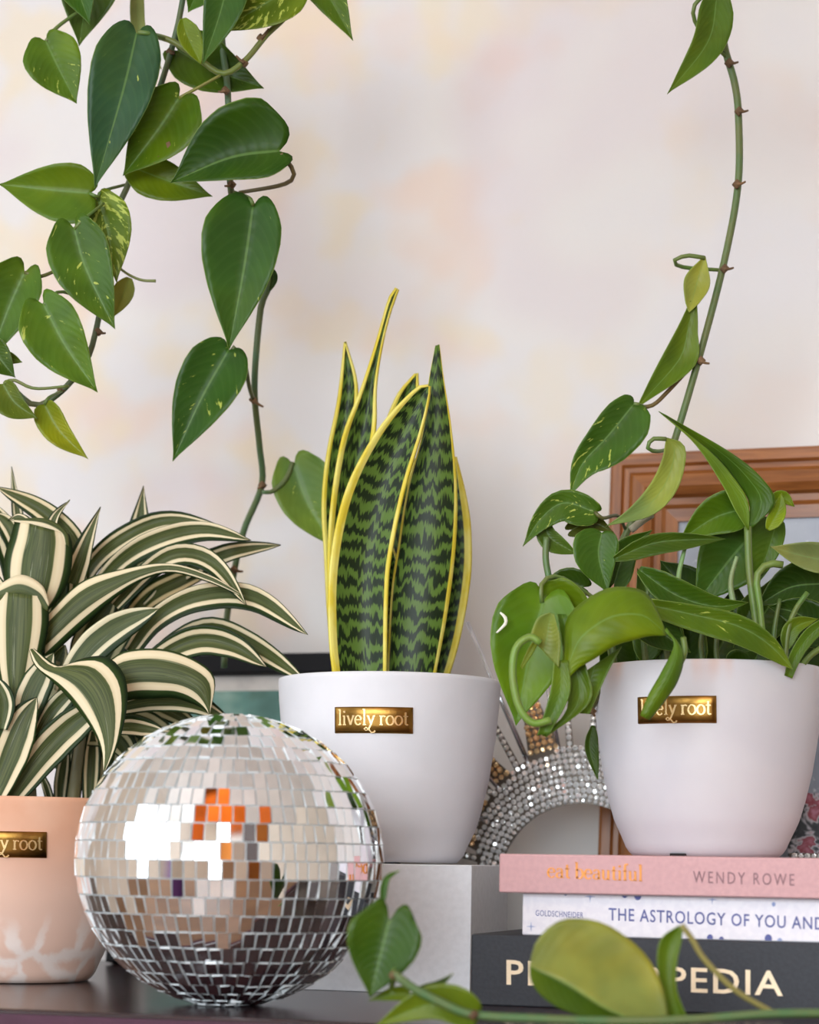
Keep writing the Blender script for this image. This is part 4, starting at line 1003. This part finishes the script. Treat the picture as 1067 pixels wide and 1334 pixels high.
for i, (x0, y0, x1, y1, w) in enumerate(((830, 860, 800, 780, 36), (880, 870, 870, 770, 40), (930, 860, 960, 760, 42), (980, 870, 1030, 770, 40), (1040, 880, 1075, 790, 36), (860, 860, 830, 740, 34), (900, 800, 860, 730, 40), (980, 820, 1020, 740, 34), (805, 885, 778, 830, 24), (900, 880, 930, 830, 30), (960, 880, 990, 840, 30), (850, 885, 880, 840, 28))):
    Lp([(x0, y0), ((x0 + x1) / 2 + 8, (y0 + y1) / 2), (x1, y1)], w, w, R0 + .05 + .006 * (i % 5), (48 + 5 * (i % 3), 80 + 6 * (i % 3), 26), 0, .3, lobe=.06)
stem(poth, [(768, 928, .03), (780, 906, .02), (796, 886, .01), (812, 866, .015)], R0 - .01, 4.0, (46, 70, 26), 14, 'vine')
Lp([(772, 945), (768, 975), (779, 1016)], 6, 12, R0 + .06, (52, 84, 22), 0, .2, pr='oval', lobe=0)
node(poth, 772, 926, R0 - .042, 4.0, 1.2, 8)

# ---- vine lying along the front of the dresser
F0 = 1.20
fl = P(800, 1330, F0); fl.z = TOP
trail = thing('trailing_pothos_vine', fl, 'loose pothos vine lying along the front of the dresser before the books', 'houseplant')
stem(trail, [(512, 1268), (540, 1288), (575, 1306), (617, 1322), (700, 1327), (800, 1330), (900, 1328), (1000, 1321), (1100, 1320)], F0 - .02, 6.0, (74, 112, 66), 50)
node(trail, 617, 1322, F0 - .022, 6.5, 2.0, 5); node(trail, 512, 1270, F0 - .02, 5, 2.0, 6)
Lt = lambda *a, **k: leaf(trail, *a, **k)
Lt([(507, 1200), (497, 1240), (482, 1300)], 50, 48, F0, (52, 90, 16), 0, .2, .1, lobe=.26, pet=([(507, 1200), (520, 1225, .01), (518, 1250, .01), (512, 1268, -.01)], 3.4))
Lt([(498, 1178), (503, 1146), (521, 1134)], 5, 5, F0 + .015, (56, 98, 40), 0, .3, pr='oval', lobe=0, pet=([(498, 1175), (496, 1190), (505, 1225)], 3.4))
Lt([(534, 1294), (508, 1296), (480, 1304)], 10, 9, F0 + .01, (92, 122, 40), 0, .3, lobe=0, pet=([(512, 1296), (510, 1286), (516, 1270, -.02)], 4))
Lt([(618, 1322), (565, 1308), (488, 1336)], 28, 22, F0 - .012, (110, 136, 46), .1, .2, lobe=.05)
Lt([(545, 1296), (570, 1284), (591, 1268)], 8, 10, F0 + .0, (54, 76, 34), 0, .3, pr='spike', lobe=0)
Tp = lambda *a, **k: loft(trail, *a, **k)
Tp([(690, 1258), (698, 1228), (720, 1204), (748, 1196), (792, 1205), (838, 1240), (862, 1282), (872, 1332)], [(690, 1258), (704, 1266), (722, 1274), (745, 1287), (768, 1302), (790, 1315), (815, 1326), (840, 1336)], F0 - .015, (138, 154, 84), 0, .15, tilt=-.25, u0=.02, u1=.5)
Tp([(690, 1258), (704, 1266), (722, 1274), (745, 1287), (768, 1302), (790, 1315), (815, 1326), (840, 1336)], [(690, 1260), (691, 1276), (702, 1294), (722, 1310), (748, 1321), (775, 1328), (805, 1334), (838, 1340)], F0 - .013, (72, 104, 34), 0, .1, tilt=.3, u0=.5, u1=.98)
Tp([(884, 1206), (862, 1222), (856, 1250), (862, 1292), (872, 1332)], [(890, 1205), (888, 1226), (882, 1254), (882, 1290), (897, 1330)], F0 - .005, (92, 126, 36), 0, .4)
stem(trail, [(888, 1205), (902, 1224), (918, 1250), (958, 1290), (1008, 1320)], F0 - .012, 4.0, (142, 134, 70), 24, 'petiole')
